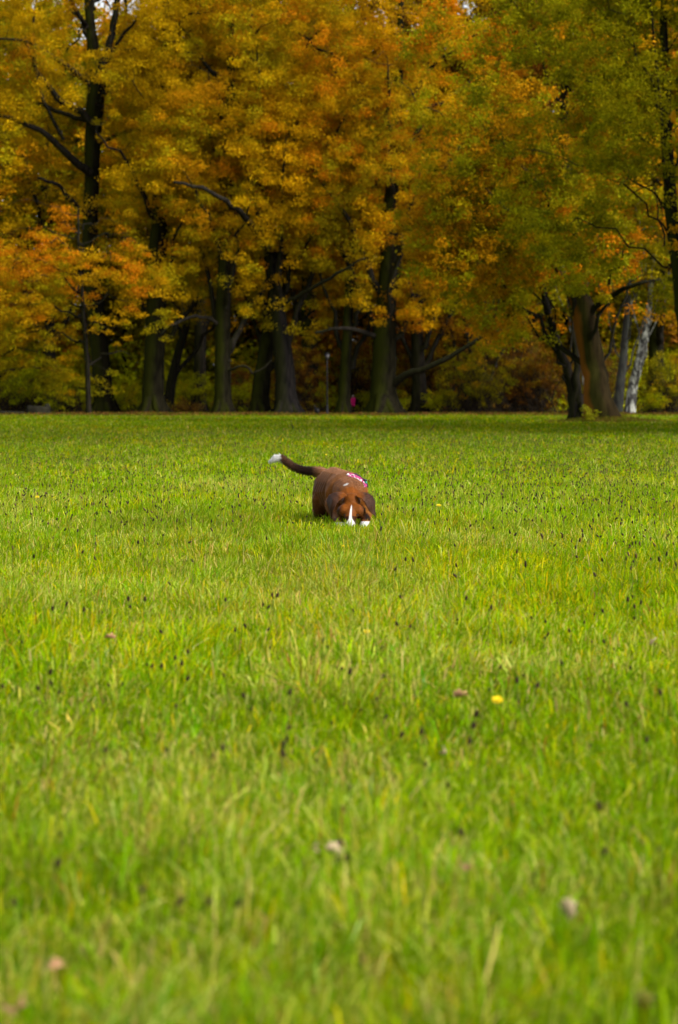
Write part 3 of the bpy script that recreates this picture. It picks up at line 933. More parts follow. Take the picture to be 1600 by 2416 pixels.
tag(fw, 'far autumn wood closing off the gaps between the trees', 'wood', kind='stuff')

# leaf litter ------------------------------------------------------------
n = 34000
x = r.uniform(-34, 34, n); y = r.uniform(144, 200, n)
edge = 145 + 9 * vnoise(np.stack([x, x * 0], 1), 0.15, 95)
k = y > edge; x, y = x[k], y[k]
z = ground_z(x, y) + 0.05 + 0.16 * r.random(len(x)) * vnoise(np.stack([x, y], 1), 0.5, 96)
lc = np.array([(0.14, 0.062, 0.016), (0.10, 0.05, 0.018), (0.17, 0.085, 0.02), (0.05, 0.055, 0.006), (0.09, 0.10, 0.01)])[r.integers(0, 5, len(x))]
v, q, cl = leaves(np.stack([x, y, z], 1), 0.17, lc, up=0.9, seed=3)
ll = mesh_from('leaf_litter', v, [q], M_LEAF, cols=cl)
tag(ll, 'brown fallen leaves under the trees at the edge of the grass', 'leaf litter', kind='stuff')
# tufts and leaves on the mound
n = 5000
x = 11.5 + r.normal(size=n) * 1.0; y = 99.2 + r.normal(size=n) * 1.2
v1, q1, t1, c1 = blades(x, y, 0.05 + 0.16 * r.random(n), np.full(n, 0.028), r, np.array([(0.07, 0.10, 0.006), (0.11, 0.12, 0.008), (0.10, 0.055, 0.012), (0.15, 0.10, 0.02)])[r.integers(0, 4, n)])
o = mesh_from('mound_grass', v1, [q1, t1], M_GRASS, cols=c1)
tag(o, 'rough darker grass and leaves on the mound round the rust coloured tree', 'grass', kind='stuff')

# small leafy shoot at the foot of the rusty tree
def shoot(px, Y, hpx, label, seed):
    r = np.random.default_rng(seed); s = Y / F; x = (px - 800) * s; z = gz(x, Y)
    root = empty('shoot', (x, Y, z)); org = np.array((x, Y, z)); m = Mesh(); cs = []
    for k in range(7):
        top = org + np.array((r.normal() * 0.2, r.normal() * 0.15, hpx * s * (0.5 + 0.5 * r.random())))
        m.tube([org, (org + top) / 2, top], [0.012, 0.009, 0.004], 4)
        for j in range(5): cs.append(org + (top - org) * (0.35 + 0.16 * j))
    m.build('stems', M_TWIG, root, origin=org)
    cs = np.array(cs)
    v, q, c = foliage(cs, np.tile(np.array((0.30, 0.30, 0.01)), (len(cs), 1)), 0.14, 9, 0.09, r, 0.8, seed)
    mesh_from('foliage', v, [q], M_LEAF, root, c, origin=org)
    tag(root, label, 'plant')
shoot(1392, 97.8, 44, 'small bright yellow green shoot at the foot of the rust coloured trunk', 5)

# ------------------------------------------------------------------ stump, log, lamp, bin
M_STUMP = plain('old_wood', (0.014, 0.013, 0.008), 0.95, 0.5, 3)
def stump():
    Y = 165.0; s = Y / F; x = (91 - 800) * s; z = gz(x, Y)
    root = empty('tree_stump', (x, Y, z)); m = Mesh()
    W, H = 28 * s, 21 * s
    m.tube([(0, 0, -0.2), (0, 0, 0.05), (0, 0, H * 0.6), (0.02, 0, H)], [W * 1.18, W * 1.1, W * 0.98, W * 0.95], 16, rough=0.14, cap=-0.05)
    m.build('stump_wood', M_STUMP, root)
    m2 = Mesh(); m2.tube([(0.5, 0.1, H * 0.4), (0.62, 0.1, H * 0.9), (0.66, 0.1, H * 1.25)], [0.30, 0.24, 0.12], 9, rough=0.3, cap=0.2)
    m2.build('splinter', M_STUMP, root)
    tag(root, 'wide dark old tree stump at the left end of the meadow', 'stump')
    m = Mesh(); Y = 160.0; s = Y / F
    a = P(-60, 975, Y); b_ = P(57, 974.5, Y)
    for p in (a, b_): p[2] = gz(p[0], Y) + 0.14
    m.tube([a, a * .5 + b_ * .5 + np.array((0, .1, .02)), b_], [0.16, 0.15, 0.13], 12, rough=0.1, cap=0.1)
    lo_ = m.build('fallen_log', M_STUMP)
    tag(lo_, 'long dark log lying on the grass edge left of the stump', 'log')
stump()

M_IRON = plain('dark_iron', (0.012, 0.012, 0.013), 0.5, 0.2, 5, 0.3)
M_GLASSW = plain('pale_lamp_shade', (0.03, 0.027, 0.03), 0.4, 0.1, 5)
def lamp():
    Y = 174.0; x = (772 - 800) / F * Y; z = gz(x, Y)
    root = empty('lamp_post', (x, Y, z))
    H = 130 / F * Y
    m = Mesh(); m.tube([(0, 0, 0.7), (0, 0, H * 0.6), (0, 0, H)], [0.065, 0.052, 0.045], 12); m.build('pole', M_IRON, root)
    m = Mesh(); m.tube([(0, 0, -0.1), (0, 0, 0.06), (0, 0, 0.10), (0, 0, 0.62), (0, 0, 0.72)], [0.15, 0.15, 0.105, 0.10, 0.065], 12); m.build('base', M_IRON, root)
    m = Mesh(); m.tube([(0, 0, H), (0, 0, H + 0.08), (0, 0, H + 0.34), (0, 0, H + 0.40)], [0.07, 0.12, 0.19, 0.05], 12); h = m.build('lamp_head', M_GLASSW, root)
    m = Mesh(); m.tube([(0, 0, H + 0.38), (0, 0, H + 0.42), (0, 0, H + 0.52)], [0.24, 0.22, 0.04], 12); m.build('cap', M_IRON, h)
    tag(root, 'thin dark lamp post between the grey brown trunk and the slender trunk', 'lamp post')
    Y = 172.0; x = (746 - 800) / F * Y; z = gz(x, Y)
    root = empty('litter_bin', (x, Y, z))
    m = Mesh(); m.tube([(-0.08, 0, -0.1), (-0.08, 0, 0.35), (-0.08, 0, 0.72)], [0.04, 0.04, 0.035], 8); m.build('post', M_IRON, root)
    m = Mesh(); m.tube([(0.09, 0, 0.10), (0.09, 0, 0.14), (0.09, 0, 0.34), (0.09, 0, 0.42)], [0.13, 0.17, 0.18, 0.13], 14); m.build('bin_body', M_IRON, root)
    tag(root, 'small low dark bin on a post left of the thin lamp post', 'bin')
lamp()

# ------------------------------------------------------------------ bodies grown from overlapping volumes
def grow_body(name, chains, voxel, parent, mat, colfn, smooth_it=6, flaps=(), sm=0.5):
    bm = bmesh.new()
    for pts, rads in chains:
        pts = [np.asarray(p, float) for p in pts]
        for i in range(max(1, len(pts) - 1)):
            a, b_ = pts[i], pts[min(i + 1, len(pts) - 1)]
            ra, rb = rads[i], rads[min(i + 1, len(pts) - 1)]
            ra = np.atleast_1d(ra) * np.ones(3); rb = np.atleast_1d(rb) * np.ones(3)
            L = np.linalg.norm(b_ - a)
            k = max(1, int(L / (min(ra.min(), rb.min()) * 0.28 + 1e-6)))
            for j in range(k + 1):
                f = j / k; c = a + (b_ - a) * f; rr = ra + (rb - ra) * f
                ret = bmesh.ops.create_icosphere(bm, subdivisions=2, radius=1.0)
                bmesh.ops.transform(bm, matrix=Matrix.Translation(Vector(c)) @ Matrix.Diagonal((rr[0], rr[1], rr[2], 1)), verts=ret['verts'])
    for outline, thick in flaps:
        # a curved flap: rows of 3-D points (left edge, ..., right edge)
        rows = [[Vector(p) for p in row] for row in outline]
        for sgn in (-1, 1):
            pass
        front = [[bm.verts.new(p + Vector((0, -thick, 0))) for p in row] for row in rows]
        back = [[bm.verts.new(p + Vector((0, thick, 0))) for p in row] for row in rows]
        nr, nc = len(rows), len(rows[0])
        for i in range(nr - 1):
            for j in range(nc - 1):
                bm.faces.new((front[i][j], front[i][j + 1], front[i + 1][j + 1], front[i + 1][j]))
                bm.faces.new((back[i][j], back[i + 1][j], back[i + 1][j + 1], back[i][j + 1]))
        for i in range(nr - 1):
            bm.faces.new((front[i][0], front[i + 1][0], back[i + 1][0], back[i][0]))
            bm.faces.new((front[i][-1], back[i][-1], back[i + 1][-1], front[i + 1][-1]))
        for j in range(nc - 1):
            bm.faces.new((front[0][j], back[0][j], back[0][j + 1], front[0][j + 1]))
            bm.faces.new((front[-1][j], front[-1][j + 1], back[-1][j + 1], back[-1][j]))
    me = bpy.data.meshes.new(name); bm.to_mesh(me); bm.free()
    o = bpy.data.objects.new(name, me); C.objects.link(o)
    md = o.modifiers.new('r', 'REMESH'); md.mode = 'VOXEL'; md.voxel_size = voxel
    ms = o.modifiers.new('s', 'SMOOTH'); ms.iterations = smooth_it; ms.factor = sm
    dg = bpy.context.evaluated_depsgraph_get()
    me2 = bpy.data.meshes.new_from_object(o.evaluated_get(dg))
    o.modifiers.clear(); o.data = me2; me2.name = name
    me2.polygons.foreach_set('use_smooth', np.ones(len(me2.polygons), bool))
    co = np.empty(len(me2.vertices) * 3, np.float32); me2.vertices.foreach_get('co', co); co = co.reshape(-1, 3)
    a = me2.color_attributes.new('col', 'FLOAT_COLOR', 'POINT')
    c4 = np.ones((len(co), 4), np.float32); c4[:, :3] = colfn(co.astype(float)); a.data.foreach_set('color', c4.ravel())
    me2.materials.clear(); me2.materials.append(mat)
    if parent is not None: o.parent = parent
    return o

# ------------------------------------------------------------------ the dog
DY = 14.80
dog = empty('dog', (0.03, DY, gz(0.03, DY)))
DO = np.array(dog.location)
def D(px, py, Y):
    """photo pixel at distance Y -> dog-local point"""
    return P(px, py, Y) - DO
def px(nm, Y=15.0): return nm * Y / F
chains = []
# rump and thigh, loin, ribs, shoulders
chains.append(([D(786, 1163, 15.42), D(800, 1160, 15.28)], [(px(52), .150, px(63)), (px(44), .12, px(54))]))
chains.append(([D(800, 1156, 15.28), D(814, 1158, 15.12)], [(px(38), .10, px(47)), (px(42), .09, px(46))]))
chains.append(([D(818, 1165, 15.06)], [(px(53), .10, px(54))]))
chains.append(([D(824, 1172, 14.93)], [(px(41), .07, px(46))]))
# thighs and hind legs
chains.append(([D(762, 1178, 15.38), D(757, 1205, 15.40), D(766, 1228, 15.45), D(764, 1250, 15.42)], [px(27), px(20), px(10), px(8)]))
chains.append(([D(815, 1185, 15.42), D(818, 1215, 15.44), D(822, 1232, 15.48), D(820, 1250, 15.45)], [px(26), px(18), px(9), px(8)]))
# neck down to the head
chains.append(([D(820, 1158, 14.98), D(825, 1165, 14.88), D(829, 1182, 14.76)], [(px(37), .09, px(34)), (px(32), .08, px(32)), (px(20), .055, px(20))]))
# skull, brow, cheeks, muzzle
chains.append(([D(829, 1184, 14.72)], [(px(22), .060, px(22))]))
chains.append(([D(829, 1199, 14.685)], [(px(24), .045, px(18))]))
chains.append(([D(813, 1204, 14.655), D(845, 1204, 14.655)], [px(14), px(14)]))
chains.append(([D(812, 1207, 14.70)], [px(17)])); chains.append(([D(846, 1207, 14.70)], [px(17)]))
chains.append(([D(828, 1210, 14.655), D(827, 1226, 14.62), D(827, 1239, 14.60)], [px(18), px(13.5), px(11.5)]))
chains.append(([D(820, 1236, 14.60), D(835, 1236, 14.60)], [px(7.5), px(7.5)]))
# forelegs and paws
chains.append(([D(790, 1190, 14.95), D(795, 1215, 14.85), D(806, 1240, 14.66), D(811, 1249, 14.58)], [px(24), px(13), px(9), px(8.5)]))
chains.append(([D(858, 1188, 14.95), D(864, 1213, 14.84), D(860, 1238, 14.66), D(857, 1246, 14.58)], [px(22), px(14), px(9.5), px(9.5)]))
for (bx, by) in ((811, 1250), (857, 1246)):
    for t in (-6, -2, 2, 6):
        chains.append(([D(bx + t, by + 1, 14.57), D(bx + t * 1.25, by + 5, 14.535)], [px(3.2), px(2.8)]))
# tail
tail = [(762, 1116, 15.52, 12), (740, 1112, 15.58, 10.5), (715, 1109, 15.62, 9.5), (694, 1102, 15.66, 8.8), (678, 1091, 15.68, 8.3), (664, 1080, 15.70, 8.2), (650, 1081, 15.71, 7.2), (637, 1089, 15.72, 3.2)]
chains.append(([D(a, b_, c) for a, b_, c, _ in tail], [px(rr, 15.6) for *_, rr in tail]))
# ears: folded flaps, three columns wide
def ear(pts): return [[D(q[0], q[1], q[2] - 0.012) for q in row] for row in pts]
earL = ear([[(806, 1160, 14.74), (814, 1163, 14.71), (819, 1170, 14.68)],
            [(790, 1161, 14.73), (798, 1168, 14.68), (806, 1176, 14.66)],
            [(776, 1168, 14.74), (786, 1178, 14.665), (797, 1185, 14.655)],
            [(770, 1182, 14.74), (781, 1192, 14.67), (791, 1196, 14.655)],
            [(774, 1199, 14.73), (779, 1203, 14.68), (786, 1205, 14.665)],
            [(780, 1219, 14.71), (782, 1222, 14.69), (785, 1218, 14.68)]])
earR = ear([[(852, 1160, 14.74), (845, 1163, 14.71), (839, 1170, 14.68)],
            [(868, 1163, 14.73), (860, 1170, 14.68), (853, 1177, 14.66)],
            [(880, 1171, 14.74), (871, 1180, 14.67), (860, 1185, 14.655)],
            [(886, 1184, 14.75), (877, 1194, 14.67), (866, 1197, 14.655)],
            [(886, 1200, 14.75), (880, 1206, 14.69), (872, 1206, 14.665)],
            [(887, 1219, 14.73), (886, 1221, 14.71), (883, 1217, 14.69)]])

def to_px(p):
    """local points -> photo pixels, used only to lay the coat's markings out when modelling"""
    q = p + DO
    return q

hx = lambda p: p[:, 0] + DO[0]
def coat(p):
    X = p[:, 0]; Y = p[:, 1] + DO[1]; Z = p[:, 2]
    n1 = vnoise(p * 1.0 + 10, 22, 81); n2 = vnoise(p + 10, 90, 82)
    # photo-plane coordinates of the fixed pose (to place coat markings and the painted sheen and shade)
    u = (X + DO[0]) * 5500.0 / Y + 800; vpx = 946 + 5500.0 * (CAMH - (Z + DO[2])) / Y
    red = np.array((0.165, 0.056, 0.008)); dk = np.array((0.018, 0.008, 0.004)); back = np.array((0.215, 0.100, 0.048))
    t = np.clip((Z - 0.27) / 0.12, 0, 1)[:, None]
    c = red * (1 - t) + back * t
    c = c * (0.72 + 0.5 * n1[:, None] + 0.15 * n2[:, None])
    # darker low on thigh and belly, and towards the rump
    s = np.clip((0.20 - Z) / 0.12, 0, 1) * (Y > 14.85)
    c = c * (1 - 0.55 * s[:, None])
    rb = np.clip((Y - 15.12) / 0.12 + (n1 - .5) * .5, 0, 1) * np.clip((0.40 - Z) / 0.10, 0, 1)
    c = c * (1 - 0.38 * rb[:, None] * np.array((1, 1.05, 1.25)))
    nk = np.clip((u - 800) / 8, 0, 1) * (Y < 14.98) * (Y > 14.80) * np.clip((Z - .24) / .05, 0, 1)
    c = c * (1 - 0.15 * nk[:, None]) + np.array((0.24, 0.12, 0.085)) * 0.15 * nk[:, None]
    # tail: dark upper middle, white tip
    tl = (Y > 15.5) & (u < 752)
    td = tl * np.clip((752 - u) / 14 + (n1 - .5), 0, 1) * (0.85 + 0.15 * np.clip((u - 690) / 20, 0, 1))
    c = c * (1 - td[:, None]) + dk * td[:, None] * (0.7 + 0.8 * n1[:, None])
    tk = np.clip((665 - u) / 5 + (n2 - .5) * 1.2, 0, 1) * tl
    white = np.array((0.62, 0.61, 0.60))
    c = c * (1 - tk[:, None]) + white * tk[:, None]
    # head
    hd = (Y < 14.80) & (u > 798) & (u < 862)
    c[hd] = np.array((0.18, 0.052, 0.006)) * (0.70 + 0.5 * n1[hd][:, None])
    er = (Y < 14.76) & ((u < 812) | (u > 847)) & (vpx > 1156) & (vpx < 1222) & ~((Y > 14.70) & (vpx > 1196) & (np.abs(u - 828) < 34))
    er = er * np.clip((np.abs(u - 829.5) - 20 + (n1 - .5) * 8) / 14, 0, 1) * np.clip(1 - (Y - 14.745) / 0.012, 0, 1)
    c = c * (1 - er[:, None]) + er[:, None] * np.array((0.050, 0.022, 0.013)) * (0.65 + 0.7 * n1[:, None])
    lg = (Y >= 14.775) & (Y < 14.95) & (u > 846) & (vpx > 1190)
    c[lg] = np.array((0.22, 0.085, 0.015)) * (0.70 + 0.5 * n1[lg][:, None])
    # shadow under the brow painted as a dark eye band; dark muzzle sides
    band = (Y < 14.70) & (np.abs(u - 829) < 24) & (vpx > 1213) & (vpx < 1224)
    c[band] = c[band] * 0.22
    mz = (Y < 14.70) & (np.abs(u - 828) < 22) & (vpx >= 1221)
    c[mz] = np.array((0.05, 0.025, 0.014))
    # white blaze: narrow on the brow, wide on the nose
    bw = np.interp(vpx, [1184, 1189, 1200, 1213, 1218, 1226, 1236, 1250], [0, 1.6, 2.9, 3.4, 4.2, 9, 12.5, 13])
    bc = np.interp(vpx, [1184, 1213, 1240], [830, 827, 828])
    k = np.clip((bw - np.abs(u - bc)) / 1.0, 0, 1) * (Y < 14.75)
    c = c * (1 - k[:, None]) + white * k[:, None]
    # white paws, white chest behind the ear, white fleck on the neck
    pw = (Y < 14.75) & (vpx > 1227 - (u > 845) * 2) & ((u < 819) | (u > 843))
    pw |= (Y < 14.75) & (np.abs(u - 791) < 4) & (np.abs(vpx - 1204) < 9) & (Y > 14.69)
    c[pw] = white * (0.9 + 0.1 * n1[pw][:, None])
    fl = np.clip(1.2 - ((u - 817) / 7) ** 2 - ((vpx - 1138 + (u - 817) * 0.35) / 2.6) ** 2, 0, 1) * (Y < 15.2) * (Y > 14.8)
    c = c * (1 - fl[:, None]) + white * 0.85 * fl[:, None]
    return c

body = grow_body('body', chains, 0.0036, dog, M_FUR, coat, 4, flaps=[(earL, 0.006), (earR, 0.006)])
# short fur over the whole body
me = body.data
nv = len(me.vertices)
co = np.empty(nv * 3, np.float32); me.vertices.foreach_get('co', co); co = co.reshape(-1, 3).astype(float)
nm = np.empty(nv * 3, np.float32); me.vertices.foreach_get('normal', nm); nm = nm.reshape(-1, 3).astype(float)
r = np.random.default_rng(8)
idx = r.integers(0, nv, 90000)
b0 = co[idx] + r.normal(size=(len(idx), 3)) * 0.002
nn = nm[idx]
down = np.tile(np.array((-0.25, 0.35, -0.75)), (len(idx), 1)); down -= (down * nn).sum(1)[:, None] * nn
ln = 0.006 + 0.006 * r.random(len(idx)); ln[(co[idx][:, 1] + DY > 15.52)] *= 1.5
ln[(co[idx][:, 1] + DY < 14.80)] *= 0.45
d = nn * 0.32 + down * 0.9 + r.normal(size=(len(idx), 3)) * 0.18; d /= np.linalg.norm(d, axis=1)[:, None]
sd_ = np.cross(d, nn); sd_ /= np.linalg.norm(sd_, axis=1)[:, None] + 1e-9
v = np.stack([b0 - sd_ * 0.0009, b0 + sd_ * 0.0009, b0 + d * ln[:, None]], 1).reshape(-1, 3)
c = np.repeat(coat(b0) * (0.75 + 0.5 * r.random((len(idx), 1))), 3, axis=0)
mesh_from('fur', v, [np.arange(len(v)).reshape(-1, 3)], M_FUR, dog, c)

# eyes (lowered, mostly shut) and nose leather
M_EYE = plain('dark_eye', (0.006, 0.004, 0.003), 0.15, 0.1)
M_NOSE = plain('nose_leather', (0.02, 0.014, 0.013), 0.35, 0.3, 60)
def ball(name, c, rr, mat, parent):
    bm = bmesh.new(); bmesh.ops.create_icosphere(bm, subdivisions=3, radius=1.0)
    bmesh.ops.transform(bm, matrix=Matrix.Translation(Vector(c)) @ Matrix.Diagonal((*rr, 1)), verts=bm.verts)
    me = bpy.data.meshes.new(name); bm.to_mesh(me); bm.free()
    for p in me.polygons: p.use_smooth = True
    me.materials.append(mat)
    o = bpy.data.objects.new(name, me); C.objects.link(o); o.parent = parent
    return o
ball('eye', D(814, 1215, 14.622), (0.008, 0.007, 0.006), M_EYE, dog)
ball('eye', D(843, 1215, 14.622), (0.008, 0.007, 0.006), M_EYE, dog)
ball('nose', D(827, 1246, 14.572), (0.015, 0.012, 0.010), M_NOSE, dog)

# harness: pink strap with white stars round the ribs, black buckle -------
m, n, l, b, out = newmat('pink_webbing')
tc = n.new('ShaderNodeTexCoord')
no = n.new('ShaderNodeTexVoronoi'); no.inputs['Scale'].default_value = 48
l.new(tc.outputs['Object'], no.inputs[0])
cr = n.new('ShaderNodeValToRGB'); cr.color_ramp.interpolation = 'CONSTANT'
cr.color_ramp.elements[0].color = (0.75, 0.70, 0.72, 1); cr.color_ramp.elements[1].position = 0.28; cr.color_ramp.elements[1].color = (0.32, 0.02, 0.14, 1)
l.new(no.outputs[0], cr.inputs[0]); l.new(cr.outputs[0], b.inputs['Base Color'])
b.inputs['Roughness'].default_value = 0.7
M_PINK = m
M_WHITE = plain('white_cloth', (0.8, 0.78, 0.80), 0.8, 0.05)
M_BLACK = plain('black_plastic', (0.012, 0.012, 0.012), 0.4, 0.1)
M_TEAL = plain('teal_tag', (0.02, 0.30, 0.20), 0.4, 0.1)
from mathutils.bvhtree import BVHTree
dg = bpy.context.evaluated_depsgraph_get()
bvh = BVHTree.FromPolygons([v_.co.copy() for v_ in me.vertices], [tuple(p.vertices) for p in me.polygons])
hc = Vector(D(819, 1166, 15.06))
axis = Vector((D(786, 1163, 15.42) - D(822, 1172, 14.95))).normalized()
upv = Vector((0, 0, 1)); upv = (upv - axis * upv.dot(axis)).normalized(); rt = axis.cross(upv).normalized()
if rt.x < 0: rt = -rt
def band(name, a0, a1, off, wid, thick, mat, parent, nseg=40, tilt=0.0):
    rows = []
    for i in range(nseg + 1):
        a = a0 + (a1 - a0) * i / nseg
        row = []
        for k in (-0.5, 0.0, 0.5):
            o0 = hc + axis * (off + k * wid + tilt * math.sin(a))
            d = rt * math.sin(a) + upv * math.cos(a)
            hit = bvh.ray_cast(o0 + d * 0.5, -d)
            p = hit[0] if hit[0] is not None else o0 + d * 0.13
            row.append((p - d * 0.001, p + d * thick))
        rows.append(row)
    bm = bmesh.new()
    vt = [[[bm.verts.new(q) for q in pr] for pr in row] for row in rows]
    for i in range(nseg):
        for j in range(2):
            bm.faces.new((vt[i][j][1], vt[i][j + 1][1], vt[i + 1][j + 1][1], vt[i + 1][j][1]))
            bm.faces.new((vt[i][j][0], vt[i + 1][j][0], vt[i + 1][j + 1][0], vt[i][j + 1][0]))
        bm.faces.new((vt[i][0][0], vt[i][0][1], vt[i + 1][0][1], vt[i + 1][0][0]))
        bm.faces.new((vt[i][2][0], vt[i + 1][2][0], vt[i + 1][2][1], vt[i][2][1]))
    bmesh.ops.recalc_face_normals(bm, faces=bm.faces)
    me_ = bpy.data.meshes.new(name); bm.to_mesh(me_); bm.free()
    me_.materials.append(mat)
    o = bpy.data.objects.new(name, me_); C.objects.link(o); o.parent = parent
    return o
harness = band('harness', R(-4), R(66), -0.052, 0.028, 0.006, M_PINK, dog)
tag(harness, 'pink webbing harness with white stars over the back')
band('trim', R(16), R(72), -0.032, 0.007, 0.009, M_BLACK, harness)
def star_at(a, off, size, name='star'):
    d = rt * math.sin(a) + upv * math.cos(a)
    o0 = hc + axis * off
    hit = bvh.ray_cast(o0 + d * 0.5, -d); p = (hit[0] if hit[0] else o0 + d * .13) + d * 0.009
    t1 = axis; t2 = d.cross(axis).normalized()
    bm = bmesh.new(); ring = []
    for k in range(10):
        th = k * math.pi / 5 + 0.3; rr_ = size * (1.0 if k % 2 == 0 else 0.5)
        ring.append(p + (t1 * math.cos(th) + t2 * math.sin(th)) * rr_)
    lo_ = [bm.verts.new(q - d * 0.002) for q in ring]; hi = [bm.verts.new(q + d * 0.002) for q in ring]
    bm.faces.new(hi); bm.faces.new(lo_[::-1])
    for k in range(10): bm.faces.new((lo_[k], lo_[(k + 1) % 10], hi[(k + 1) % 10], hi[k]))
    me_ = bpy.data.meshes.new(name); bm.to_mesh(me_); bm.free(); me_.materials.append(M_WHITE)
    o = bpy.data.objects.new(name, me_); C.objects.link(o); o.parent = harness
star_at(R(30), -0.070, 0.030); star_at(R(12), -0.054, 0.012); star_at(R(-2), -0.054, 0.012)
def on_strap(a, off, up=0.012):
    d = rt * math.sin(a) + upv * math.cos(a); o0 = hc + axis * off
    hit = bvh.ray_cast(o0 + d * 0.5, -d); return (hit[0] if hit[0] else o0 + d * .13) + d * up
ball('buckle', on_strap(R(50), -0.04, .012), (0.016, 0.014, 0.010), M_BLACK, harness)
ball('tag', on_strap(R(56), -0.05, .013), (0.007, 0.006, 0.007), M_TEAL, harness)
tag(dog, 'brown dog with white blaze and white tail tip sniffing in the grass', 'dog')

# ------------------------------------------------------------------ walkers far off by the slender trunk
def walker(px_, Y, H, jacket, hair, label, seed, coat_long=0.42):
    x = (px_ - 800) / F * Y; z = gz(x, Y)
    root = empty('person', (x, Y, z))
    f = H / 1.7
    skin = np.array((0.45, 0.27, 0.19))
    ch = [([(0, 0, 0.95), (0, 0, 1.2), (0, 0, 1.38)], [(0.16, .11, .12), (0.15, .11, .12), (0.17, .10, .08)]),
          ([(0, 0, 1.42), (0, -0.01, 1.50)], [0.055, 0.05]),
          ([(0, -0.01, 1.58)], [(0.078, .095, .115)]), ([(0, -0.105, 1.57)], [0.018]),
          ([(0.09, -0.05, 0.9), (0.09, -0.16, 0.48), (0.09, -0.12, 0.08)], [0.09, 0.058, 0.04]), ([(0.09, -0.12, 0.05), (0.09, -0.26, 0.04)], [0.045, 0.035]),
          ([(-0.09, 0.02, 0.9), (-0.09, 0.06, 0.48), (-0.09, 0.2, 0.10)], [0.09, 0.058, 0.04]), ([(-0.09, 0.2, 0.06), (-0.09, 0.07, 0.03)], [0.045, 0.035])]
    for sgn in (-1, 1):
        ch.append(([(sgn * .19, 0, 1.38), (sgn * .24, sgn * .06, 1.10), (sgn * .22, sgn * .12 - .05, 0.86)], [0.055, 0.045, 0.032]))
        hp = np.array((sgn * .22, sgn * .12 - .05, 0.80))
        ch.append(([hp, hp + np.array((0, -.005, -.05))], [(0.018, .038, .04), (0.016, .036, .035)]))
        for q_, (dy, ln_) in enumerate(((-.03, .07), (-.01, .085), (.01, .08), (.03, .06))):
            ch.append(([hp + np.array((0, dy, -.06)), hp + np.array((-sgn * .012, dy, -.06 - ln_))], [0.010, 0.008]))
        ch.append(([hp + np.array((0, -.035, -.02)), hp + np.array((0, -.065, -.07))], [0.011, 0.009]))
    ch = [([np.array(p) * f for p in a], [np.atleast_1d(b_) * f for b_ in bb]) for a, bb in ch]
    def bc(p):
        c = np.tile(skin, (len(p), 1)); c[p[:, 2] < 0.92 * f] = (0.012, 0.012, 0.016)
        hand = (p[:, 2] < 0.86 * f) & (np.abs(p[:, 0]) > 0.19 * f); c[hand] = skin
        return c
    grow_body('body', ch, 0.012, root, M_FUR, bc, 2)
    jk = [([(0, 0, 0.95 - coat_long), (0, 0, 1.0), (0, 0, 1.2), (0, 0, 1.41)], [(0.22, .17, .05), (0.20, .15, .12), (0.19, .145, .12), (0.20, .12, .07)])]
    for sgn in (-1, 1):
        jk.append(([(sgn * .19, 0, 1.39), (sgn * .25, sgn * .06, 1.10), (sgn * .23, sgn * .12 - .05, 0.88)], [0.085, 0.068, 0.055]))
    jk = [([np.array(p) * f for p in a], [np.atleast_1d(b_) * f for b_ in bb]) for a, bb in jk]
    jc = np.array(jacket)
    grow_body('jacket', jk, 0.014, root, M_FUR, lambda p: jc * (0.75 + 0.5 * vnoise(p + 5, 6, 3))[:, None], 3)
    hc_ = np.array(hair)
    grow_body('hair', [([np.array((0, 0.02, 1.62)) * f], [np.array((0.098, .105, .115)) * f]), ([np.array((0, 0.05, 1.55)) * f], [np.array((0.085, .07, .10)) * f])],
              0.012, root, M_FUR, lambda p: hc_ * (0.7 + 0.6 * vnoise(p + 5, 30, 3))[:, None], 2)
    tag(root, label, 'person')
    return root
w1 = walker(832.5, 205, 1.50, (0.55, 0.01, 0.16), (0.42, 0.33, 0.30), 'far walker in a bright pink jacket beside the slender mossy trunk', 1, 0.30)
w1.rotation_euler[2] = R(200)
w2 = walker(822.5, 206, 1.52, (0.010, 0.010, 0.014), (0.02, 0.015, 0.012), 'far walker in black half hidden behind the slender mossy trunk', 2, 0.2)
w2.rotation_euler[2] = R(170)

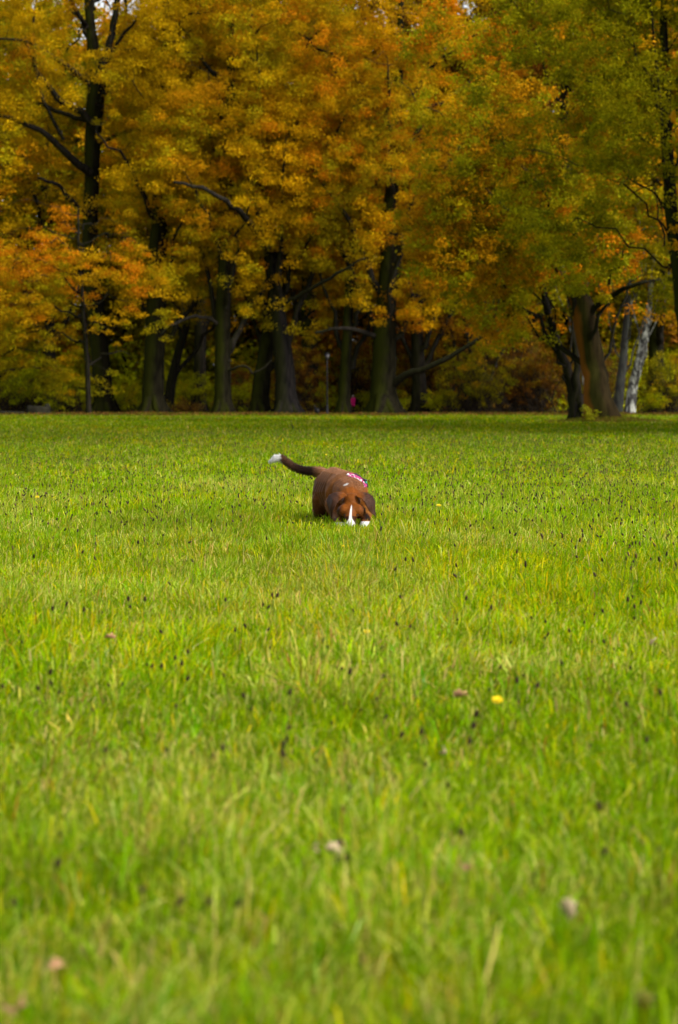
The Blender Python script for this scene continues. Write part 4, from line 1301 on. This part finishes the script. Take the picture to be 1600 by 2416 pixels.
# ------------------------------------------------------------------ small things in the grass
M_YEL = plain('yellow_petals', (0.65, 0.50, 0.01), 0.6, 0.15, 300)
M_DRYLEAF = plain('dry_leaf', (0.36, 0.20, 0.10), 0.7, 0.35, 60)
M_PALELEAF = plain('pale_dry_leaf', (0.42, 0.32, 0.20), 0.7, 0.25, 60)
def at_ground(px_, py_, h):
    """where the sight line of a photo pixel meets height h above the ground"""
    Y = F * (CAMH - h) / (py_ - HOR)
    return (px_ - 800) / F * Y, Y
def flower(px_, py_, label, size=0.014, h=0.10):
    x, Y = at_ground(px_, py_, h); z = gz(x, Y)
    root = empty('flower', (x, Y, z))
    m = Mesh(); m.tube([(0, 0, -0.01), (0.003, 0, h * 0.5), (0, 0, h)], [0.0015, 0.0014, 0.0013], 6); m.build('stem', M_STEM, root)
    bm = bmesh.new(); rr = random.Random(int(px_))
    for ring, (np_, ra, zz) in enumerate(((14, 1.0, 0.0), (11, 0.72, 0.003), (8, 0.42, 0.006))):
        for k in range(np_):
            a = 2 * math.pi * k / np_ + ring * 0.3 + rr.random() * 0.15; L = size * ra * (0.9 + rr.random() * 0.2); wd = size * 0.17
            d = Vector((math.cos(a), math.sin(a), 0)); s = Vector((-math.sin(a), math.cos(a), 0)); b0 = Vector((0, 0, h + zz))
            v_ = [bm.verts.new(b0 + d * L * .1 - s * wd * .5), bm.verts.new(b0 + d * L * .1 + s * wd * .5), bm.verts.new(b0 + d * L + s * wd + Vector((0, 0, .35 * L))), bm.verts.new(b0 + d * L * 1.06 + Vector((0, 0, .3 * L))), bm.verts.new(b0 + d * L - s * wd + Vector((0, 0, .35 * L)))]
            bm.faces.new(v_)
    me_ = bpy.data.meshes.new('petals'); bm.to_mesh(me_); bm.free(); me_.materials.append(M_YEL)
    o = bpy.data.objects.new('petals', me_); C.objects.link(o); o.parent = root
    root.rotation_euler = (R(28), 0, 0)
    tag(root, label, 'flower', 'yellow flowers in the grass')
flower(1172, 1637, 'yellow flower blurred in the right foreground grass', 0.015, 0.11)
flower(866, 1488, 'small yellow flower below the dog in the grass', 0.011, 0.11)
flower(810, 1297, 'tiny yellow flower just in front of the dog', 0.008, 0.12)
for (a, b_, l_) in ((775, 1058, 'leftmost of the cluster of four tiny yellow flowers behind the dog'), (783, 1054, 'topmost of the cluster of four tiny yellow flowers behind the dog'), (796, 1057, 'rightmost of the cluster of four tiny yellow flowers behind the dog'), (789, 1060, 'lowest of the cluster of four tiny yellow flowers behind the dog'), (770, 1074, 'lone tiny yellow flower just left below the cluster behind the dog'),
                (1082, 1069, 'tiny yellow flower in the far grass right of the dog'), (1478, 1102, 'tiny yellow flower in the far grass near the right edge'), (90, 1181, 'tiny yellow flower in the grass near the left edge'), (1035, 1198, 'tiny yellow flower level with the head of the dog')):
    flower(a, b_, l_, 0.016, 0.12)

def fallen_leaf(px_, py_, size, label, mat, seed, h=0.09):
    x, Y = at_ground(px_, py_, h); z = gz(x, Y)
    rr = np.random.default_rng(seed)
    n_ = 28; th = np.linspace(0, 2 * np.pi, n_, endpoint=False)
    lob = 1 + 0.22 * np.cos(th * 7 + rr.random() * 3)
    X = np.cos(th) * size * lob; Yc = np.sin(th) * size * 0.62 * lob
    Z = 0.30 * size * np.sin(X / size * 2.0 + rr.random() * 3) + 0.25 * size * (Yc / size) ** 2 * 3
    top = np.stack([X, Yc, Z], 1); th_ = 0.0006
    cen = np.array([[0, 0, 0.0]])
    v = np.concatenate([top, cen, top - (0, 0, th_), cen - (0, 0, th_)])
    i = np.arange(n_); j = (i + 1) % n_
    f1 = np.stack([i, j, np.full(n_, n_)], 1); f2 = np.stack([j + n_ + 1, i + n_ + 1, np.full(n_, 2 * n_ + 1)], 1)
    q = np.stack([i, i + n_ + 1, j + n_ + 1, j], 1)
    root = mesh_from('fallen_leaf', v, [f1, f2, q], mat, smooth=True)
    root.location = (x, Y, z + h)
    root.rotation_euler = (R(50) + rr.normal() * 0.5, rr.normal() * 0.5, rr.random() * 6)
    tag(root, label, 'leaf', 'fallen leaves caught in the meadow grass')
for a in [(1087, 1640, 0.026, 'pinkish dry leaf left of the yellow foreground flower', M_DRYLEAF), (787, 2010, 0.022, 'pale round leaf, right one of the pair at the bottom centre', M_PALELEAF),
          (744, 2008, 0.018, 'pale round leaf, left one of the pair at the bottom centre', M_PALELEAF), (1345, 2150, 0.026, 'pale curled leaf in the lower right grass', M_PALELEAF),
          (258, 1515, 0.024, 'pinkish dry leaf in the grass at left', M_DRYLEAF), (1545, 1525, 0.022, 'pale pink dry leaf in the grass near the right edge', M_PALELEAF),
          (970, 1081, 0.02, 'tiny white leaf in the far grass behind the dog', M_PALELEAF), (1520, 2375, 0.03, 'pink blurred leaf at the bottom right corner', M_DRYLEAF),
          (30, 2390, 0.034, 'brown blurred leaf at the bottom left corner', M_DRYLEAF), (125, 2285, 0.016, 'small pink dry leaf in the lower left grass', M_DRYLEAF),
          (1050, 1775, 0.02, 'pale dry leaf in the middle right foreground', M_PALELEAF), (1105, 2050, 0.018, 'orange dry leaf standing in the lower right grass', M_DRYLEAF)]:
    fallen_leaf(a[0], a[1], a[2] * 0.72, a[3], a[4], int(a[0]))

# long straw blade at the bottom right, dark stalks beside the dog, twigs far off
def stalk(name, pts, rad, mat, label, cat):
    m = Mesh(); p, rr_ = smooth_path(pts, rad, 12); m.tube(p, rr_, 6)
    o = m.build(name, mat); tag(o, label, cat); return o
M_STRAW = plain('straw', (0.36, 0.31, 0.07), 0.7, 0.2)
M_GSTALK = plain('green_stalk', (0.045, 0.085, 0.012), 0.7, 0.3)
def pg(px_, py_, Y): return P(px_, py_, Y)
x0, Y0 = at_ground(1125, 2400, 0.03)
stalk('straw_blade', [(x0, Y0, gz(x0, Y0) + 0.01), pg(1140, 2330, Y0 + .02), pg(1165, 2240, Y0 + 0.05), pg(1178, 2180, Y0 + .10)], [0.003, 0.003, 0.0027, 0.0018], M_STRAW, 'long pale straw blade slanting up at the bottom right', 'grass blade')
for (a, b_, c_, d_, lab) in ((902, 1312, 896, 1226, 'dark upright stalk just right below the dog'), (982, 1315, 1010, 1248, 'dark slanting stalk farther right of the dog'), (858, 1310, 838, 1245, 'thin dark stalk below the white paw of the dog'), (962, 1316, 965, 1262, 'short dark stalk between the two stalks right of the dog')):
    x0, Y0 = at_ground(a, b_, 0.0)
    stalk('grass_stalk', [(x0, Y0, gz(x0, Y0) - .01), pg((a + c_) / 2 + 1, (b_ + d_) / 2, Y0), pg(c_, d_, Y0 + .02)], [0.0048, 0.004, 0.0026], M_GSTALK, lab, 'grass stalk')
for (a, b_, c_, d_, lab) in ((690, 1018, 686, 996, 'thin dark twig standing in the far grass left of centre'), (1008, 1022, 1026, 1000, 'bent dark twig lying in the far grass right of centre')):
    x0, Y0 = at_ground(a, b_, 0.0)
    stalk('twig', [(x0, Y0, gz(x0, Y0) - .01), pg((a + c_) / 2 + 3, (b_ + d_) / 2, Y0), pg(c_, d_, Y0)], [0.02, 0.014, 0.008], M_TWIG, lab, 'twig')
